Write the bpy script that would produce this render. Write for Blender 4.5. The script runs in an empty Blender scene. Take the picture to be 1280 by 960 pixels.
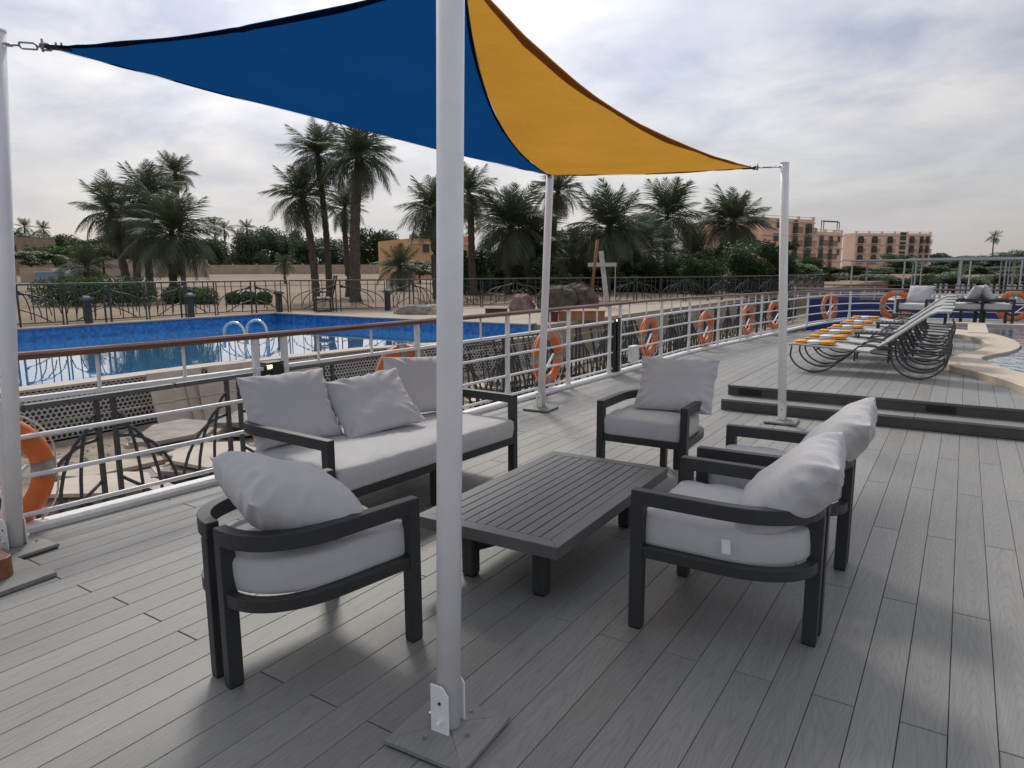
import bpy, math, random
from mathutils import Vector, Matrix, noise
import numpy as np
R_ = math.radians
S = bpy.context.scene
COL = S.collection
rnd = random.Random(7)

# ------------------------------------------------------------------ camera
FPX = 862.0
CAM = Vector((0, 0, 1.6))
def _u(v): return v / np.linalg.norm(v)
_dY = _u(np.array([1208 - 640, 337 - 480, FPX]))
_dX = -_u(np.array([-650 - 640, 345 - 480, FPX]))
_dX = _u(_dX - _dY * np.dot(_dX, _dY))
_dZ = _u(np.cross(_dX, _dY))
RM = np.array([_dX, _dY, _dZ]).T
def ray(x, y): return RM.T @ np.array([(x - 640) / FPX, (y - 480) / FPX, 1.0])
def onz(x, y, z=0.0):
    d = ray(x, y); t = (z - 1.6) / d[2]; return Vector((d[0] * t, d[1] * t, z))
def ondepth(x, y, dep):
    d = ray(x, y) * dep; return Vector((d[0], d[1], 1.6 + d[2]))
cd = bpy.data.cameras.new('camera'); cam = bpy.data.objects.new('camera', cd); COL.objects.link(cam)
cd.sensor_width = 36; cd.lens = FPX / 1280 * 36; cd.clip_start = 0.05; cd.clip_end = 9000
_r = RM.T @ np.array([1., 0, 0]); _up = RM.T @ np.array([0, -1., 0]); _b = -(RM.T @ np.array([0, 0, 1.]))
cam.matrix_world = Matrix(((_r[0], _up[0], _b[0], 0), (_r[1], _up[1], _b[1], 0), (_r[2], _up[2], _b[2], 1.6), (0, 0, 0, 1)))
S.camera = cam

# ------------------------------------------------------------------ world, sun, exposure
SUN_EL = R_(44); SUN_DIR = Vector((-0.72, 0.69, 0)).normalized()
W = bpy.data.worlds.new('World'); S.world = W; W.use_nodes = True
nt = W.node_tree; nt.nodes.clear()
def N(t, typ, **kw):
    n = t.nodes.new(typ)
    for k, v in kw.items(): setattr(n, k, v)
    return n
def Lk(t, a, b): t.links.new(a, b)
sky = N(nt, 'ShaderNodeTexSky', sky_type='NISHITA'); sky.sun_disc = False
sky.sun_elevation = SUN_EL; sky.sun_rotation = math.atan2(SUN_DIR.x, SUN_DIR.y)
sky.dust_density = 2.5; sky.air_density = 1.0
bg1 = N(nt, 'ShaderNodeBackground'); bg1.inputs[1].default_value = 0.085
Lk(nt, sky.outputs[0], bg1.inputs[0])
geo = N(nt, 'ShaderNodeTexCoord')
sep = N(nt, 'ShaderNodeSeparateXYZ'); Lk(nt, geo.outputs['Generated'], sep.inputs[0])
zc = N(nt, 'ShaderNodeMath', operation='MAXIMUM'); Lk(nt, sep.outputs[2], zc.inputs[0]); zc.inputs[1].default_value = 0.0
za = N(nt, 'ShaderNodeMath', operation='ADD'); Lk(nt, zc.outputs[0], za.inputs[0]); za.inputs[1].default_value = 0.22
dx = N(nt, 'ShaderNodeMath', operation='DIVIDE'); Lk(nt, sep.outputs[0], dx.inputs[0]); Lk(nt, za.outputs[0], dx.inputs[1])
dy = N(nt, 'ShaderNodeMath', operation='DIVIDE'); Lk(nt, sep.outputs[1], dy.inputs[0]); Lk(nt, za.outputs[0], dy.inputs[1])
cmb = N(nt, 'ShaderNodeCombineXYZ'); Lk(nt, dx.outputs[0], cmb.inputs[0]); Lk(nt, dy.outputs[0], cmb.inputs[1])
def wnoise(scale, det, rough, dist, off):
    m = N(nt, 'ShaderNodeMapping'); m.inputs['Location'].default_value = off
    m.inputs['Rotation'].default_value = (0, 0, 0.5); m.inputs['Scale'].default_value = (1.0, 1.15, 1)
    Lk(nt, cmb.outputs[0], m.inputs[0])
    n = N(nt, 'ShaderNodeTexNoise'); Lk(nt, m.outputs[0], n.inputs['Vector'])
    n.inputs['Scale'].default_value = scale; n.inputs['Detail'].default_value = det
    n.inputs['Roughness'].default_value = rough; n.inputs['Distortion'].default_value = dist
    return n
n1 = wnoise(0.55, 7, 0.55, 0.3, (3.1, 1.7, 0)); n2 = wnoise(2.3, 6, 0.55, 0.25, (7.3, 2.2, 0))
cov = N(nt, 'ShaderNodeMapRange'); Lk(nt, n1.outputs[0], cov.inputs[0])
cov.inputs[1].default_value = 0.30; cov.inputs[2].default_value = 0.56; cov.inputs[3].default_value = 0.5; cov.inputs[4].default_value = 0.97
ramp = N(nt, 'ShaderNodeValToRGB'); Lk(nt, n2.outputs[0], ramp.inputs[0])
ramp.color_ramp.elements[0].position = 0.34; ramp.color_ramp.elements[0].color = (0.45, 0.49, 0.61, 1)
ramp.color_ramp.elements[1].position = 0.66; ramp.color_ramp.elements[1].color = (0.88, 0.86, 0.86, 1)
bg2 = N(nt, 'ShaderNodeBackground'); bg2.inputs[1].default_value = 0.80
hz = N(nt, 'ShaderNodeMapRange', interpolation_type='SMOOTHSTEP'); Lk(nt, zc.outputs[0], hz.inputs[0]); hz.inputs[1].default_value = 0.02; hz.inputs[2].default_value = 0.26; hz.inputs[3].default_value = 0.88; hz.inputs[4].default_value = 0.0
hmix = N(nt, 'ShaderNodeMix', data_type='RGBA'); Lk(nt, hz.outputs[0], hmix.inputs[0]); Lk(nt, ramp.outputs[0], hmix.inputs[6]); hmix.inputs[7].default_value = (0.64, 0.61, 0.605, 1)
# thin cloud is brighter round the hidden sun
dt = N(nt, 'ShaderNodeVectorMath', operation='DOT_PRODUCT'); Lk(nt, geo.outputs['Generated'], dt.inputs[0]); dt.inputs[1].default_value = (SUN_DIR.x * math.cos(SUN_EL), SUN_DIR.y * math.cos(SUN_EL), math.sin(SUN_EL))
dm = N(nt, 'ShaderNodeMath', operation='MAXIMUM'); Lk(nt, dt.outputs['Value'], dm.inputs[0]); dm.inputs[1].default_value = 0
dp = N(nt, 'ShaderNodeMath', operation='POWER'); Lk(nt, dm.outputs[0], dp.inputs[0]); dp.inputs[1].default_value = 4.5
ds = N(nt, 'ShaderNodeMath', operation='MULTIPLY_ADD'); Lk(nt, dp.outputs[0], ds.inputs[0]); ds.inputs[1].default_value = 0.80; ds.inputs[2].default_value = 0.68
vs_ = N(nt, 'ShaderNodeVectorMath', operation='SCALE'); Lk(nt, hmix.outputs[2], vs_.inputs[0]); Lk(nt, ds.outputs[0], vs_.inputs['Scale'])
Lk(nt, vs_.outputs[0], bg2.inputs[0])
mx = N(nt, 'ShaderNodeMixShader'); Lk(nt, cov.outputs[0], mx.inputs[0]); Lk(nt, bg1.outputs[0], mx.inputs[1]); Lk(nt, bg2.outputs[0], mx.inputs[2])
wo = N(nt, 'ShaderNodeOutputWorld'); Lk(nt, mx.outputs[0], wo.inputs[0])
sd = bpy.data.lights.new('sun', 'SUN'); sd.energy = 1.5; sd.angle = R_(11); sd.color = (1.0, 0.94, 0.86)
sun = bpy.data.objects.new('sun', sd); COL.objects.link(sun)
sv = Vector((SUN_DIR.x * math.cos(SUN_EL), SUN_DIR.y * math.cos(SUN_EL), math.sin(SUN_EL)))
sun.rotation_euler = sv.to_track_quat('Z', 'Y').to_euler(); sun.location = sv * 60
S.view_settings.view_transform = 'Standard'; S.view_settings.look = 'None'
S.view_settings.exposure = 0.50; S.view_settings.gamma = 1.0
S.render.engine = 'CYCLES'

# ------------------------------------------------------------------ helpers
class MB:
    def __init__(s): s.v = []; s.f = []
    def add(s, vs, fs):
        o = len(s.v); s.v += [tuple(v) for v in vs]; s.f += [tuple(i + o for i in f) for f in fs]; return s
    def box(s, c, d, m=None):
        x, y, z = d[0] / 2, d[1] / 2, d[2] / 2
        vs = [Vector(p) for p in ((-x, -y, -z), (x, -y, -z), (x, y, -z), (-x, y, -z), (-x, -y, z), (x, -y, z), (x, y, z), (-x, y, z))]
        if m is not None: vs = [m @ v for v in vs]
        vs = [v + Vector(c) for v in vs]
        return s.add(vs, [(3, 2, 1, 0), (4, 5, 6, 7), (0, 1, 5, 4), (1, 2, 6, 5), (2, 3, 7, 6), (3, 0, 4, 7)])
    def span(s, a, b):
        return s.box([(a[i] + b[i]) / 2 for i in range(3)], [abs(b[i] - a[i]) for i in range(3)])
    def sweep(s, path, prof, up=(0, 0, 1), closed=False, scale=None):
        """sweep 2-D profile (side, up) along a path"""
        P = [Vector(p) for p in path]; n = len(P); k = len(prof); rings = []
        up = Vector(up)
        for i in range(n):
            if closed: a, b = P[i - 1], P[(i + 1) % n]
            else: a, b = P[max(i - 1, 0)], P[min(i + 1, n - 1)]
            d1 = (P[i] - a); d2 = (b - P[i])
            if d1.length < 1e-9: d1 = d2
            if d2.length < 1e-9: d2 = d1
            t = (d1.normalized() + d2.normalized()).normalized()
            sd_ = t.cross(up)
            if sd_.length < 1e-4: sd_ = t.cross(Vector((0, 1, 0.01)))
            sd_.normalize(); u_ = sd_.cross(t).normalized()
            c = max(0.35, t.dot(d2.normalized())); sc = 1 if scale is None else scale[i]
            rings.append([P[i] + sd_ * (q[0] / c * sc) + u_ * (q[1] * sc) for q in prof])
        vs = [v for r in rings for v in r]; fs = []
        m = n if closed else n - 1
        for i in range(m):
            for j in range(k):
                a = i * k + j; b = i * k + (j + 1) % k; c = ((i + 1) % n) * k + (j + 1) % k; d = ((i + 1) % n) * k + j
                fs.append((a, d, c, b))
        if not closed:
            fs.append(tuple(range(k))); fs.append(tuple(reversed(range((n - 1) * k, n * k))))
        return s.add(vs, fs)
    def bar(s, path, w, h, up=(0, 0, 1), closed=False):
        return s.sweep(path, [(-w / 2, -h / 2), (w / 2, -h / 2), (w / 2, h / 2), (-w / 2, h / 2)], up, closed)
    def tube(s, path, r, n=8, closed=False, scale=None, up=(0, 0, 1)):
        return s.sweep(path, [(r * math.cos(2 * math.pi * j / n), r * math.sin(2 * math.pi * j / n)) for j in range(n)], up, closed, scale)
    def poly(s, pts, z0, z1):
        n = len(pts)
        vs = [(p[0], p[1], z0) for p in pts] + [(p[0], p[1], z1) for p in pts]
        return s.add(vs, [tuple(reversed(range(n))), tuple(range(n, 2 * n))] + [(i, (i + 1) % n, n + (i + 1) % n, n + i) for i in range(n)])
    def grid(s, fn, nu, nv):
        vs = [fn(i / nu, j / nv) for j in range(nv + 1) for i in range(nu + 1)]
        return s.add(vs, [(j * (nu + 1) + i, j * (nu + 1) + i + 1, (j + 1) * (nu + 1) + i + 1, (j + 1) * (nu + 1) + i) for j in range(nv) for i in range(nu)])
    def mesh(s, name, mat, smooth=False):
        me = bpy.data.meshes.new(name); me.from_pydata(s.v, [], s.f); me.update()
        if mat: me.materials.append(mat)
        if smooth:
            me.polygons.foreach_set('use_smooth', [True] * len(me.polygons))
        return me
    def build(s, name, mat, parent=None, smooth=False, bevel=0, loc=None, angle=None):
        return ob(name, s.mesh(name, mat, smooth), parent, bevel, loc, angle)
def ob(name, me, parent=None, bevel=0, loc=None, angle=None):
    o = bpy.data.objects.new(name, me); COL.objects.link(o); o.parent = parent
    if loc is not None: o.location = loc
    if bevel:
        b = o.modifiers.new('bevel', 'BEVEL'); b.width = bevel; b.segments = 2; b.limit_method = 'ANGLE'; b.angle_limit = R_(40)
    return o
def tag(o, label, cat, group=None):
    o['label'] = label; o['category'] = cat
    if group: o['group'] = group
    return o
def thing(name, label, cat, loc=(0, 0, 0), rz=0, group=None):
    o = bpy.data.objects.new(name, None); COL.objects.link(o); o.location = loc; o.rotation_euler = (0, 0, rz)
    o.empty_display_size = 0.1
    return tag(o, label, cat, group)
ORDW = ['first', 'second', 'third', 'fourth', 'fifth', 'sixth', 'seventh', 'eighth', 'ninth', 'tenth', 'eleventh', 'twelfth', 'thirteenth', 'fourteenth', 'fifteenth', 'sixteenth', 'seventeenth', 'eighteenth', 'nineteenth', 'twentieth', 'twenty-first', 'twenty-second', 'twenty-third', 'twenty-fourth', 'twenty-fifth', 'twenty-sixth']
def struct(o): o['kind'] = 'structure'; return o
def stuff(o): o['kind'] = 'stuff'; return o
KIDS = {}
def dup(root, parent=None):
    c = root.copy(); COL.objects.link(c); c.parent = parent
    for ch in list(root.children): dup(ch, c)
    return c
def dupt(root, loc, rz, label, group=None, scale=None):
    c = dup(root); c.location = loc; c.rotation_euler = (0, 0, rz); c['label'] = label
    if group: c['group'] = group
    if scale: c.scale = (scale,) * 3
    return c

# ------------------------------------------------------------------ materials
def mat(name, col, rough=0.6, var=0.0, vscale=8, bump=0.0, bscale=40, metal=0, col2=None, spec=0.5, stretch=(1, 1, 1), coords='Object'):
    m = bpy.data.materials.new(name); m.use_nodes = True; t = m.node_tree
    p = t.nodes['Principled BSDF']; p.inputs['Base Color'].default_value = (*col, 1)
    p.inputs['Roughness'].default_value = rough; p.inputs['Metallic'].default_value = metal
    p.inputs['Specular IOR Level'].default_value = spec
    tc = None
    def vec():
        if coords == 'Position': return N(t, 'ShaderNodeNewGeometry').outputs['Position']
        return N(t, 'ShaderNodeTexCoord').outputs[coords]
    mp = N(t, 'ShaderNodeMapping'); mp.inputs['Scale'].default_value = stretch; Lk(t, vec(), mp.inputs[0])
    if var or col2:
        n = N(t, 'ShaderNodeTexNoise'); n.inputs['Scale'].default_value = vscale; n.inputs['Detail'].default_value = 6; n.inputs['Roughness'].default_value = 0.6
        Lk(t, mp.outputs[0], n.inputs['Vector'])
        r = N(t, 'ShaderNodeValToRGB'); Lk(t, n.outputs[0], r.inputs[0])
        c2 = col2 if col2 else tuple(min(1, c * (1 + var)) for c in col); c1 = col if col2 else tuple(c * (1 - var) for c in col)
        r.color_ramp.elements[0].position = 0.33; r.color_ramp.elements[1].position = 0.67
        r.color_ramp.elements[0].color = (*c1, 1); r.color_ramp.elements[1].color = (*c2, 1)
        Lk(t, r.outputs[0], p.inputs['Base Color'])
    if bump:
        n = N(t, 'ShaderNodeTexNoise'); n.inputs['Scale'].default_value = bscale; n.inputs['Detail'].default_value = 5
        Lk(t, mp.outputs[0], n.inputs['Vector'])
        b = N(t, 'ShaderNodeBump'); b.inputs['Strength'].default_value = bump; b.inputs['Distance'].default_value = 0.02
        Lk(t, n.outputs[0], b.inputs['Height']); Lk(t, b.outputs[0], p.inputs['Normal'])
    return m

def deck_mat():
    m = bpy.data.materials.new('deck_composite'); m.use_nodes = True; t = m.node_tree; p = t.nodes['Principled BSDF']
    pos = N(t, 'ShaderNodeNewGeometry').outputs['Position']
    sx = N(t, 'ShaderNodeSeparateXYZ'); Lk(t, pos, sx.inputs[0])
    ci = N(t, 'ShaderNodeMath', operation='MULTIPLY_ADD'); Lk(t, sx.outputs[0], ci.inputs[0]); ci.inputs[1].default_value = 1 / 0.147; ci.inputs[2].default_value = 200.44 - 0.005
    fl = N(t, 'ShaderNodeMath', operation='FLOOR'); Lk(t, ci.outputs[0], fl.inputs[0])
    wn = N(t, 'ShaderNodeTexWhiteNoise', noise_dimensions='1D'); Lk(t, fl.outputs[0], wn.inputs['W'])
    oi = N(t, 'ShaderNodeObjectInfo')
    # grain: noise stretched along the plank, shifted for each plank
    sh = N(t, 'ShaderNodeVectorMath', operation='MULTIPLY'); Lk(t, wn.outputs['Color'], sh.inputs[0]); sh.inputs[1].default_value = (3, 40, 9)
    ad = N(t, 'ShaderNodeVectorMath', operation='ADD'); Lk(t, pos, ad.inputs[0]); Lk(t, sh.outputs[0], ad.inputs[1])
    os_ = N(t, 'ShaderNodeVectorMath', operation='SCALE'); os_.inputs[0].default_value = (0, 37, 5); Lk(t, oi.outputs['Random'], os_.inputs['Scale'])
    ad2 = N(t, 'ShaderNodeVectorMath', operation='ADD'); Lk(t, ad.outputs[0], ad2.inputs[0]); Lk(t, os_.outputs[0], ad2.inputs[1])
    def nz(sc, s, det, dist=0):
        mp = N(t, 'ShaderNodeMapping'); mp.inputs['Scale'].default_value = sc; Lk(t, ad2.outputs[0], mp.inputs[0])
        n = N(t, 'ShaderNodeTexNoise'); n.inputs['Scale'].default_value = s; n.inputs['Detail'].default_value = det; n.inputs['Distortion'].default_value = dist
        Lk(t, mp.outputs[0], n.inputs['Vector']); return n.outputs[0]
    fine = nz((1, 0.035, 1), 95, 4); broad = nz((1, 0.10, 1), 9, 3)
    # cathedral figure: arches repeated along each board, wandering with a broad noise
    def mt_(op, a, b=None, c=None):
        n = N(t, 'ShaderNodeMath', operation=op)
        for q, v in enumerate((a, b, c)):
            if v is None: continue
            if isinstance(v, (int, float)): n.inputs[q].default_value = v
            else: Lk(t, v, n.inputs[q])
        return n.outputs[0]
    u_ = mt_('ADD', mt_('SUBTRACT', mt_('FRACT', ci.outputs[0]), 0.5), mt_('MULTIPLY', mt_('SUBTRACT', broad, 0.5), 0.55))
    sgn = mt_('SUBTRACT', mt_('MULTIPLY', mt_('GREATER_THAN', oi.outputs['Random'], 0.45), 2), 1)
    u2 = mt_('MULTIPLY', mt_('POWER', mt_('ABSOLUTE', u_), 1.5), 11.0)
    sy2 = N(t, 'ShaderNodeSeparateXYZ'); Lk(t, ad2.outputs[0], sy2.inputs[0])
    slow = nz((1, 0.25, 1), 5, 2)
    ph = mt_('ADD', mt_('MULTIPLY', sy2.outputs[1], 7.0), mt_('ADD', mt_('MULTIPLY', u2, sgn), mt_('MULTIPLY', slow, 5.0)))
    ring = mt_('SINE', mt_('MULTIPLY', ph, 6.2832))
    g1 = N(t, 'ShaderNodeMapRange'); Lk(t, ring, g1.inputs[0]); g1.inputs[1].default_value = 0.35; g1.inputs[2].default_value = 1.0; g1.inputs[3].default_value = 1.0; g1.inputs[4].default_value = 0.885
    g2 = N(t, 'ShaderNodeMapRange'); Lk(t, fine, g2.inputs[0]); g2.inputs[1].default_value = 0.3; g2.inputs[2].default_value = 0.7; g2.inputs[3].default_value = 0.87; g2.inputs[4].default_value = 1.09
    g3 = N(t, 'ShaderNodeMapRange'); Lk(t, wn.outputs['Value'], g3.inputs[0]); g3.inputs[3].default_value = 0.93; g3.inputs[4].default_value = 1.06
    g4 = N(t, 'ShaderNodeMapRange'); Lk(t, oi.outputs['Random'], g4.inputs[0]); g4.inputs[3].default_value = 0.94; g4.inputs[4].default_value = 1.06
    a = N(t, 'ShaderNodeMath', operation='MULTIPLY'); Lk(t, g1.outputs[0], a.inputs[0]); Lk(t, g2.outputs[0], a.inputs[1])
    b = N(t, 'ShaderNodeMath', operation='MULTIPLY'); Lk(t, g3.outputs[0], b.inputs[0]); Lk(t, g4.outputs[0], b.inputs[1])
    c = N(t, 'ShaderNodeMath', operation='MULTIPLY'); Lk(t, a.outputs[0], c.inputs[0]); Lk(t, b.outputs[0], c.inputs[1])
    # dusty worn patches
    dn = N(t, 'ShaderNodeTexNoise'); dn.inputs['Scale'].default_value = 1.3; dn.inputs['Detail'].default_value = 6; Lk(t, pos, dn.inputs['Vector'])
    mxc = N(t, 'ShaderNodeMix', data_type='RGBA'); Lk(t, dn.outputs[0], mxc.inputs[0])
    mxc.inputs[6].default_value = (0.222, 0.226, 0.218, 1); mxc.inputs[7].default_value = (0.272, 0.265, 0.246, 1)
    vm = N(t, 'ShaderNodeVectorMath', operation='SCALE'); Lk(t, mxc.outputs[2], vm.inputs[0]); Lk(t, c.outputs[0], vm.inputs['Scale'])
    Lk(t, vm.outputs[0], p.inputs['Base Color'])
    rr = N(t, 'ShaderNodeMapRange'); Lk(t, fine, rr.inputs[0]); rr.inputs[3].default_value = 0.42; rr.inputs[4].default_value = 0.66
    Lk(t, rr.outputs[0], p.inputs['Roughness'])
    bp = N(t, 'ShaderNodeBump'); bp.inputs['Strength'].default_value = 0.25; bp.inputs['Distance'].default_value = 0.004; Lk(t, c.outputs[0], bp.inputs['Height']); Lk(t, bp.outputs[0], p.inputs['Normal'])
    return m

def fabric_mat(name, col, tint=1.0):
    m = bpy.data.materials.new(name); m.use_nodes = True; t = m.node_tree; p = t.nodes['Principled BSDF']
    p.inputs['Roughness'].default_value = 0.9; p.inputs['Specular IOR Level'].default_value = 0.15
    p.inputs['Sheen Weight'].default_value = 0.15
    o = N(t, 'ShaderNodeTexCoord').outputs['Object']
    w1 = N(t, 'ShaderNodeTexNoise'); w1.inputs['Scale'].default_value = 5; w1.inputs['Detail'].default_value = 5; Lk(t, o, w1.inputs['Vector'])
    w2 = N(t, 'ShaderNodeTexNoise'); w2.inputs['Scale'].default_value = 420; w2.inputs['Detail'].default_value = 2; Lk(t, o, w2.inputs['Vector'])
    r = N(t, 'ShaderNodeMix', data_type='RGBA'); Lk(t, w1.outputs[0], r.inputs[0])
    r.inputs[6].default_value = (*[c * 0.93 for c in col], 1); r.inputs[7].default_value = (*[min(1, c * 1.05) for c in col], 1)
    Lk(t, r.outputs[2], p.inputs['Base Color'])
    w3 = N(t, 'ShaderNodeTexNoise'); w3.inputs['Scale'].default_value = 14; w3.inputs['Detail'].default_value = 4; w3.inputs['Distortion'].default_value = 1.2; Lk(t, o, w3.inputs['Vector'])
    ad = N(t, 'ShaderNodeMath', operation='MULTIPLY_ADD'); Lk(t, w3.outputs[0], ad.inputs[0]); ad.inputs[1].default_value = 2.2; Lk(t, w2.outputs[0], ad.inputs[2])
    b = N(t, 'ShaderNodeBump'); b.inputs['Strength'].default_value = 0.35; b.inputs['Distance'].default_value = 0.006
    Lk(t, ad.outputs[0], b.inputs['Height']); Lk(t, b.outputs[0], p.inputs['Normal'])
    return m

def sail_mat(name, col):
    m = bpy.data.materials.new(name); m.use_nodes = True; t = m.node_tree; t.nodes.clear()
    o = N(t, 'ShaderNodeTexCoord').outputs['Object']
    n = N(t, 'ShaderNodeTexNoise'); n.inputs['Scale'].default_value = 1.6; n.inputs['Detail'].default_value = 5; Lk(t, o, n.inputs['Vector'])
    n2 = N(t, 'ShaderNodeTexNoise'); n2.inputs['Scale'].default_value = 160; Lk(t, o, n2.inputs['Vector'])
    s = N(t, 'ShaderNodeMath', operation='MULTIPLY_ADD'); Lk(t, n2.outputs[0], s.inputs[0]); s.inputs[1].default_value = 0.3; Lk(t, n.outputs[0], s.inputs[2])
    mc = N(t, 'ShaderNodeMix', data_type='RGBA'); Lk(t, s.outputs[0], mc.inputs[0])
    mc.inputs[6].default_value = (*[c * 0.82 for c in col], 1); mc.inputs[7].default_value = (*[min(1, c * 1.12) for c in col], 1)
    d = N(t, 'ShaderNodeBsdfDiffuse'); tr = N(t, 'ShaderNodeBsdfTranslucent')
    Lk(t, mc.outputs[2], d.inputs[0]); Lk(t, mc.outputs[2], tr.inputs[0])
    n3 = N(t, 'ShaderNodeTexNoise'); n3.inputs['Scale'].default_value = 7; n3.inputs['Detail'].default_value = 6; n3.inputs['Distortion'].default_value = 1.0; Lk(t, o, n3.inputs['Vector'])
    bsum = N(t, 'ShaderNodeMath', operation='MULTIPLY_ADD'); Lk(t, n2.outputs[0], bsum.inputs[0]); bsum.inputs[1].default_value = 0.25; Lk(t, n3.outputs[0], bsum.inputs[2])
    bb = N(t, 'ShaderNodeBump'); bb.inputs['Strength'].default_value = 0.6; bb.inputs['Distance'].default_value = 0.03; Lk(t, bsum.outputs[0], bb.inputs['Height'])
    Lk(t, bb.outputs[0], d.inputs['Normal']); Lk(t, bb.outputs[0], tr.inputs['Normal'])
    x = N(t, 'ShaderNodeMixShader'); x.inputs[0].default_value = 0.55; Lk(t, d.outputs[0], x.inputs[1]); Lk(t, tr.outputs[0], x.inputs[2])
    out = N(t, 'ShaderNodeOutputMaterial'); Lk(t, x.outputs[0], out.inputs[0])
    return m

def leaf_mat(name, col, var=0.35):
    m = bpy.data.materials.new(name); m.use_nodes = True; t = m.node_tree; t.nodes.clear()
    pos = N(t, 'ShaderNodeNewGeometry').outputs['Position']
    n = N(t, 'ShaderNodeTexNoise'); n.inputs['Scale'].default_value = 0.9; n.inputs['Detail'].default_value = 4; Lk(t, pos, n.inputs['Vector'])
    oi = N(t, 'ShaderNodeObjectInfo')
    s = N(t, 'ShaderNodeMath', operation='MULTIPLY_ADD'); Lk(t, oi.outputs['Random'], s.inputs[0]); s.inputs[1].default_value = 0.4
    Lk(t, n.outputs[0], s.inputs[2])
    mc = N(t, 'ShaderNodeMix', data_type='RGBA'); Lk(t, s.outputs[0], mc.inputs[0])
    mc.inputs[6].default_value = (*[c * (1 - var) for c in col], 1); mc.inputs[7].default_value = (*[c * (1 + var) for c in col], 1)
    d = N(t, 'ShaderNodeBsdfPrincipled'); d.inputs['Roughness'].default_value = 0.55; tr = N(t, 'ShaderNodeBsdfTranslucent')
    Lk(t, mc.outputs[2], d.inputs['Base Color']); Lk(t, mc.outputs[2], tr.inputs[0])
    x = N(t, 'ShaderNodeMixShader'); x.inputs[0].default_value = 0.2; Lk(t, d.outputs[0], x.inputs[1]); Lk(t, tr.outputs[0], x.inputs[2])
    out = N(t, 'ShaderNodeOutputMaterial'); Lk(t, x.outputs[0], out.inputs[0])
    return m

def mosaic_mat(name, ca, cb, size, rough=0.25):
    m = bpy.data.materials.new(name); m.use_nodes = True; t = m.node_tree; p = t.nodes['Principled BSDF']
    pos = N(t, 'ShaderNodeNewGeometry').outputs['Position']
    q = N(t, 'ShaderNodeVectorMath', operation='SCALE'); Lk(t, pos, q.inputs[0]); q.inputs['Scale'].default_value = 1 / size
    ad = N(t, 'ShaderNodeVectorMath', operation='ADD'); Lk(t, q.outputs[0], ad.inputs[0]); ad.inputs[1].default_value = (0.37, 0.41, 0.29)
    f = N(t, 'ShaderNodeVectorMath', operation='FLOOR'); Lk(t, ad.outputs[0], f.inputs[0])
    w = N(t, 'ShaderNodeTexWhiteNoise'); Lk(t, f.outputs[0], w.inputs['Vector'])
    mc = N(t, 'ShaderNodeMix', data_type='RGBA'); Lk(t, w.outputs['Value'], mc.inputs[0]); mc.inputs[6].default_value = (*ca, 1); mc.inputs[7].default_value = (*cb, 1)
    Lk(t, mc.outputs[2], p.inputs['Base Color']); p.inputs['Roughness'].default_value = rough
    return m

def dots_mat(name, ca, cb, size):
    """rows of round dark cells in a pale panel (perforated screen block)"""
    m = bpy.data.materials.new(name); m.use_nodes = True; t = m.node_tree; p = t.nodes['Principled BSDF']
    pos = N(t, 'ShaderNodeNewGeometry').outputs['Position']
    s = N(t, 'ShaderNodeSeparateXYZ'); Lk(t, pos, s.inputs[0])
    def mth(op, a, b=None, c=None):
        n = N(t, 'ShaderNodeMath', operation=op)
        for i, v in enumerate((a, b, c)):
            if v is None: continue
            if isinstance(v, (int, float)): n.inputs[i].default_value = v
            else: Lk(t, v, n.inputs[i])
        return n.outputs[0]
    row = mth('DIVIDE', s.outputs[2], size * 0.87); ri = mth('FLOOR', row)
    off = mth('MULTIPLY', mth('MODULO', mth('ADD', ri, 100), 2), 0.5)
    col = mth('ADD', mth('DIVIDE', s.outputs[1], size), off)
    u = mth('SUBTRACT', mth('FRACT', col), 0.5); v = mth('MULTIPLY', mth('SUBTRACT', mth('FRACT', row), 0.5), 0.87)
    d = mth('SQRT', mth('ADD', mth('MULTIPLY', u, u), mth('MULTIPLY', v, v)))
    k = mth('LESS_THAN', d, 0.36)
    mc = N(t, 'ShaderNodeMix', data_type='RGBA'); Lk(t, k, mc.inputs[0]); mc.inputs[6].default_value = (*ca, 1); mc.inputs[7].default_value = (*cb, 1)
    Lk(t, mc.outputs[2], p.inputs['Base Color']); p.inputs['Roughness'].default_value = 0.7
    return m

def water_mat(name, col, rough=0.02, bump=0.12, scale=1.2, alpha=1):
    m = bpy.data.materials.new(name); m.use_nodes = True; t = m.node_tree; p = t.nodes['Principled BSDF']
    p.inputs['Base Color'].default_value = (*col, 1); p.inputs['Roughness'].default_value = rough; p.inputs['IOR'].default_value = 1.42; p.inputs['Coat Weight'].default_value = 1.0; p.inputs['Coat IOR'].default_value = 1.5; p.inputs['Coat Roughness'].default_value = 0.02
    pos = N(t, 'ShaderNodeNewGeometry').outputs['Position']
    mp = N(t, 'ShaderNodeMapping'); mp.inputs['Scale'].default_value = (1, 0.6, 1); mp.inputs['Rotation'].default_value = (0, 0, 0.5); Lk(t, pos, mp.inputs[0])
    n = N(t, 'ShaderNodeTexNoise'); n.inputs['Scale'].default_value = scale; n.inputs['Detail'].default_value = 3; n.inputs['Distortion'].default_value = 0.6; Lk(t, mp.outputs[0], n.inputs['Vector'])
    b = N(t, 'ShaderNodeBump'); b.inputs['Strength'].default_value = bump; b.inputs['Distance'].default_value = 0.06
    Lk(t, n.outputs[0], b.inputs['Height']); Lk(t, b.outputs[0], p.inputs['Normal']); Lk(t, b.outputs[0], p.inputs['Coat Normal'])
    return m

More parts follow.
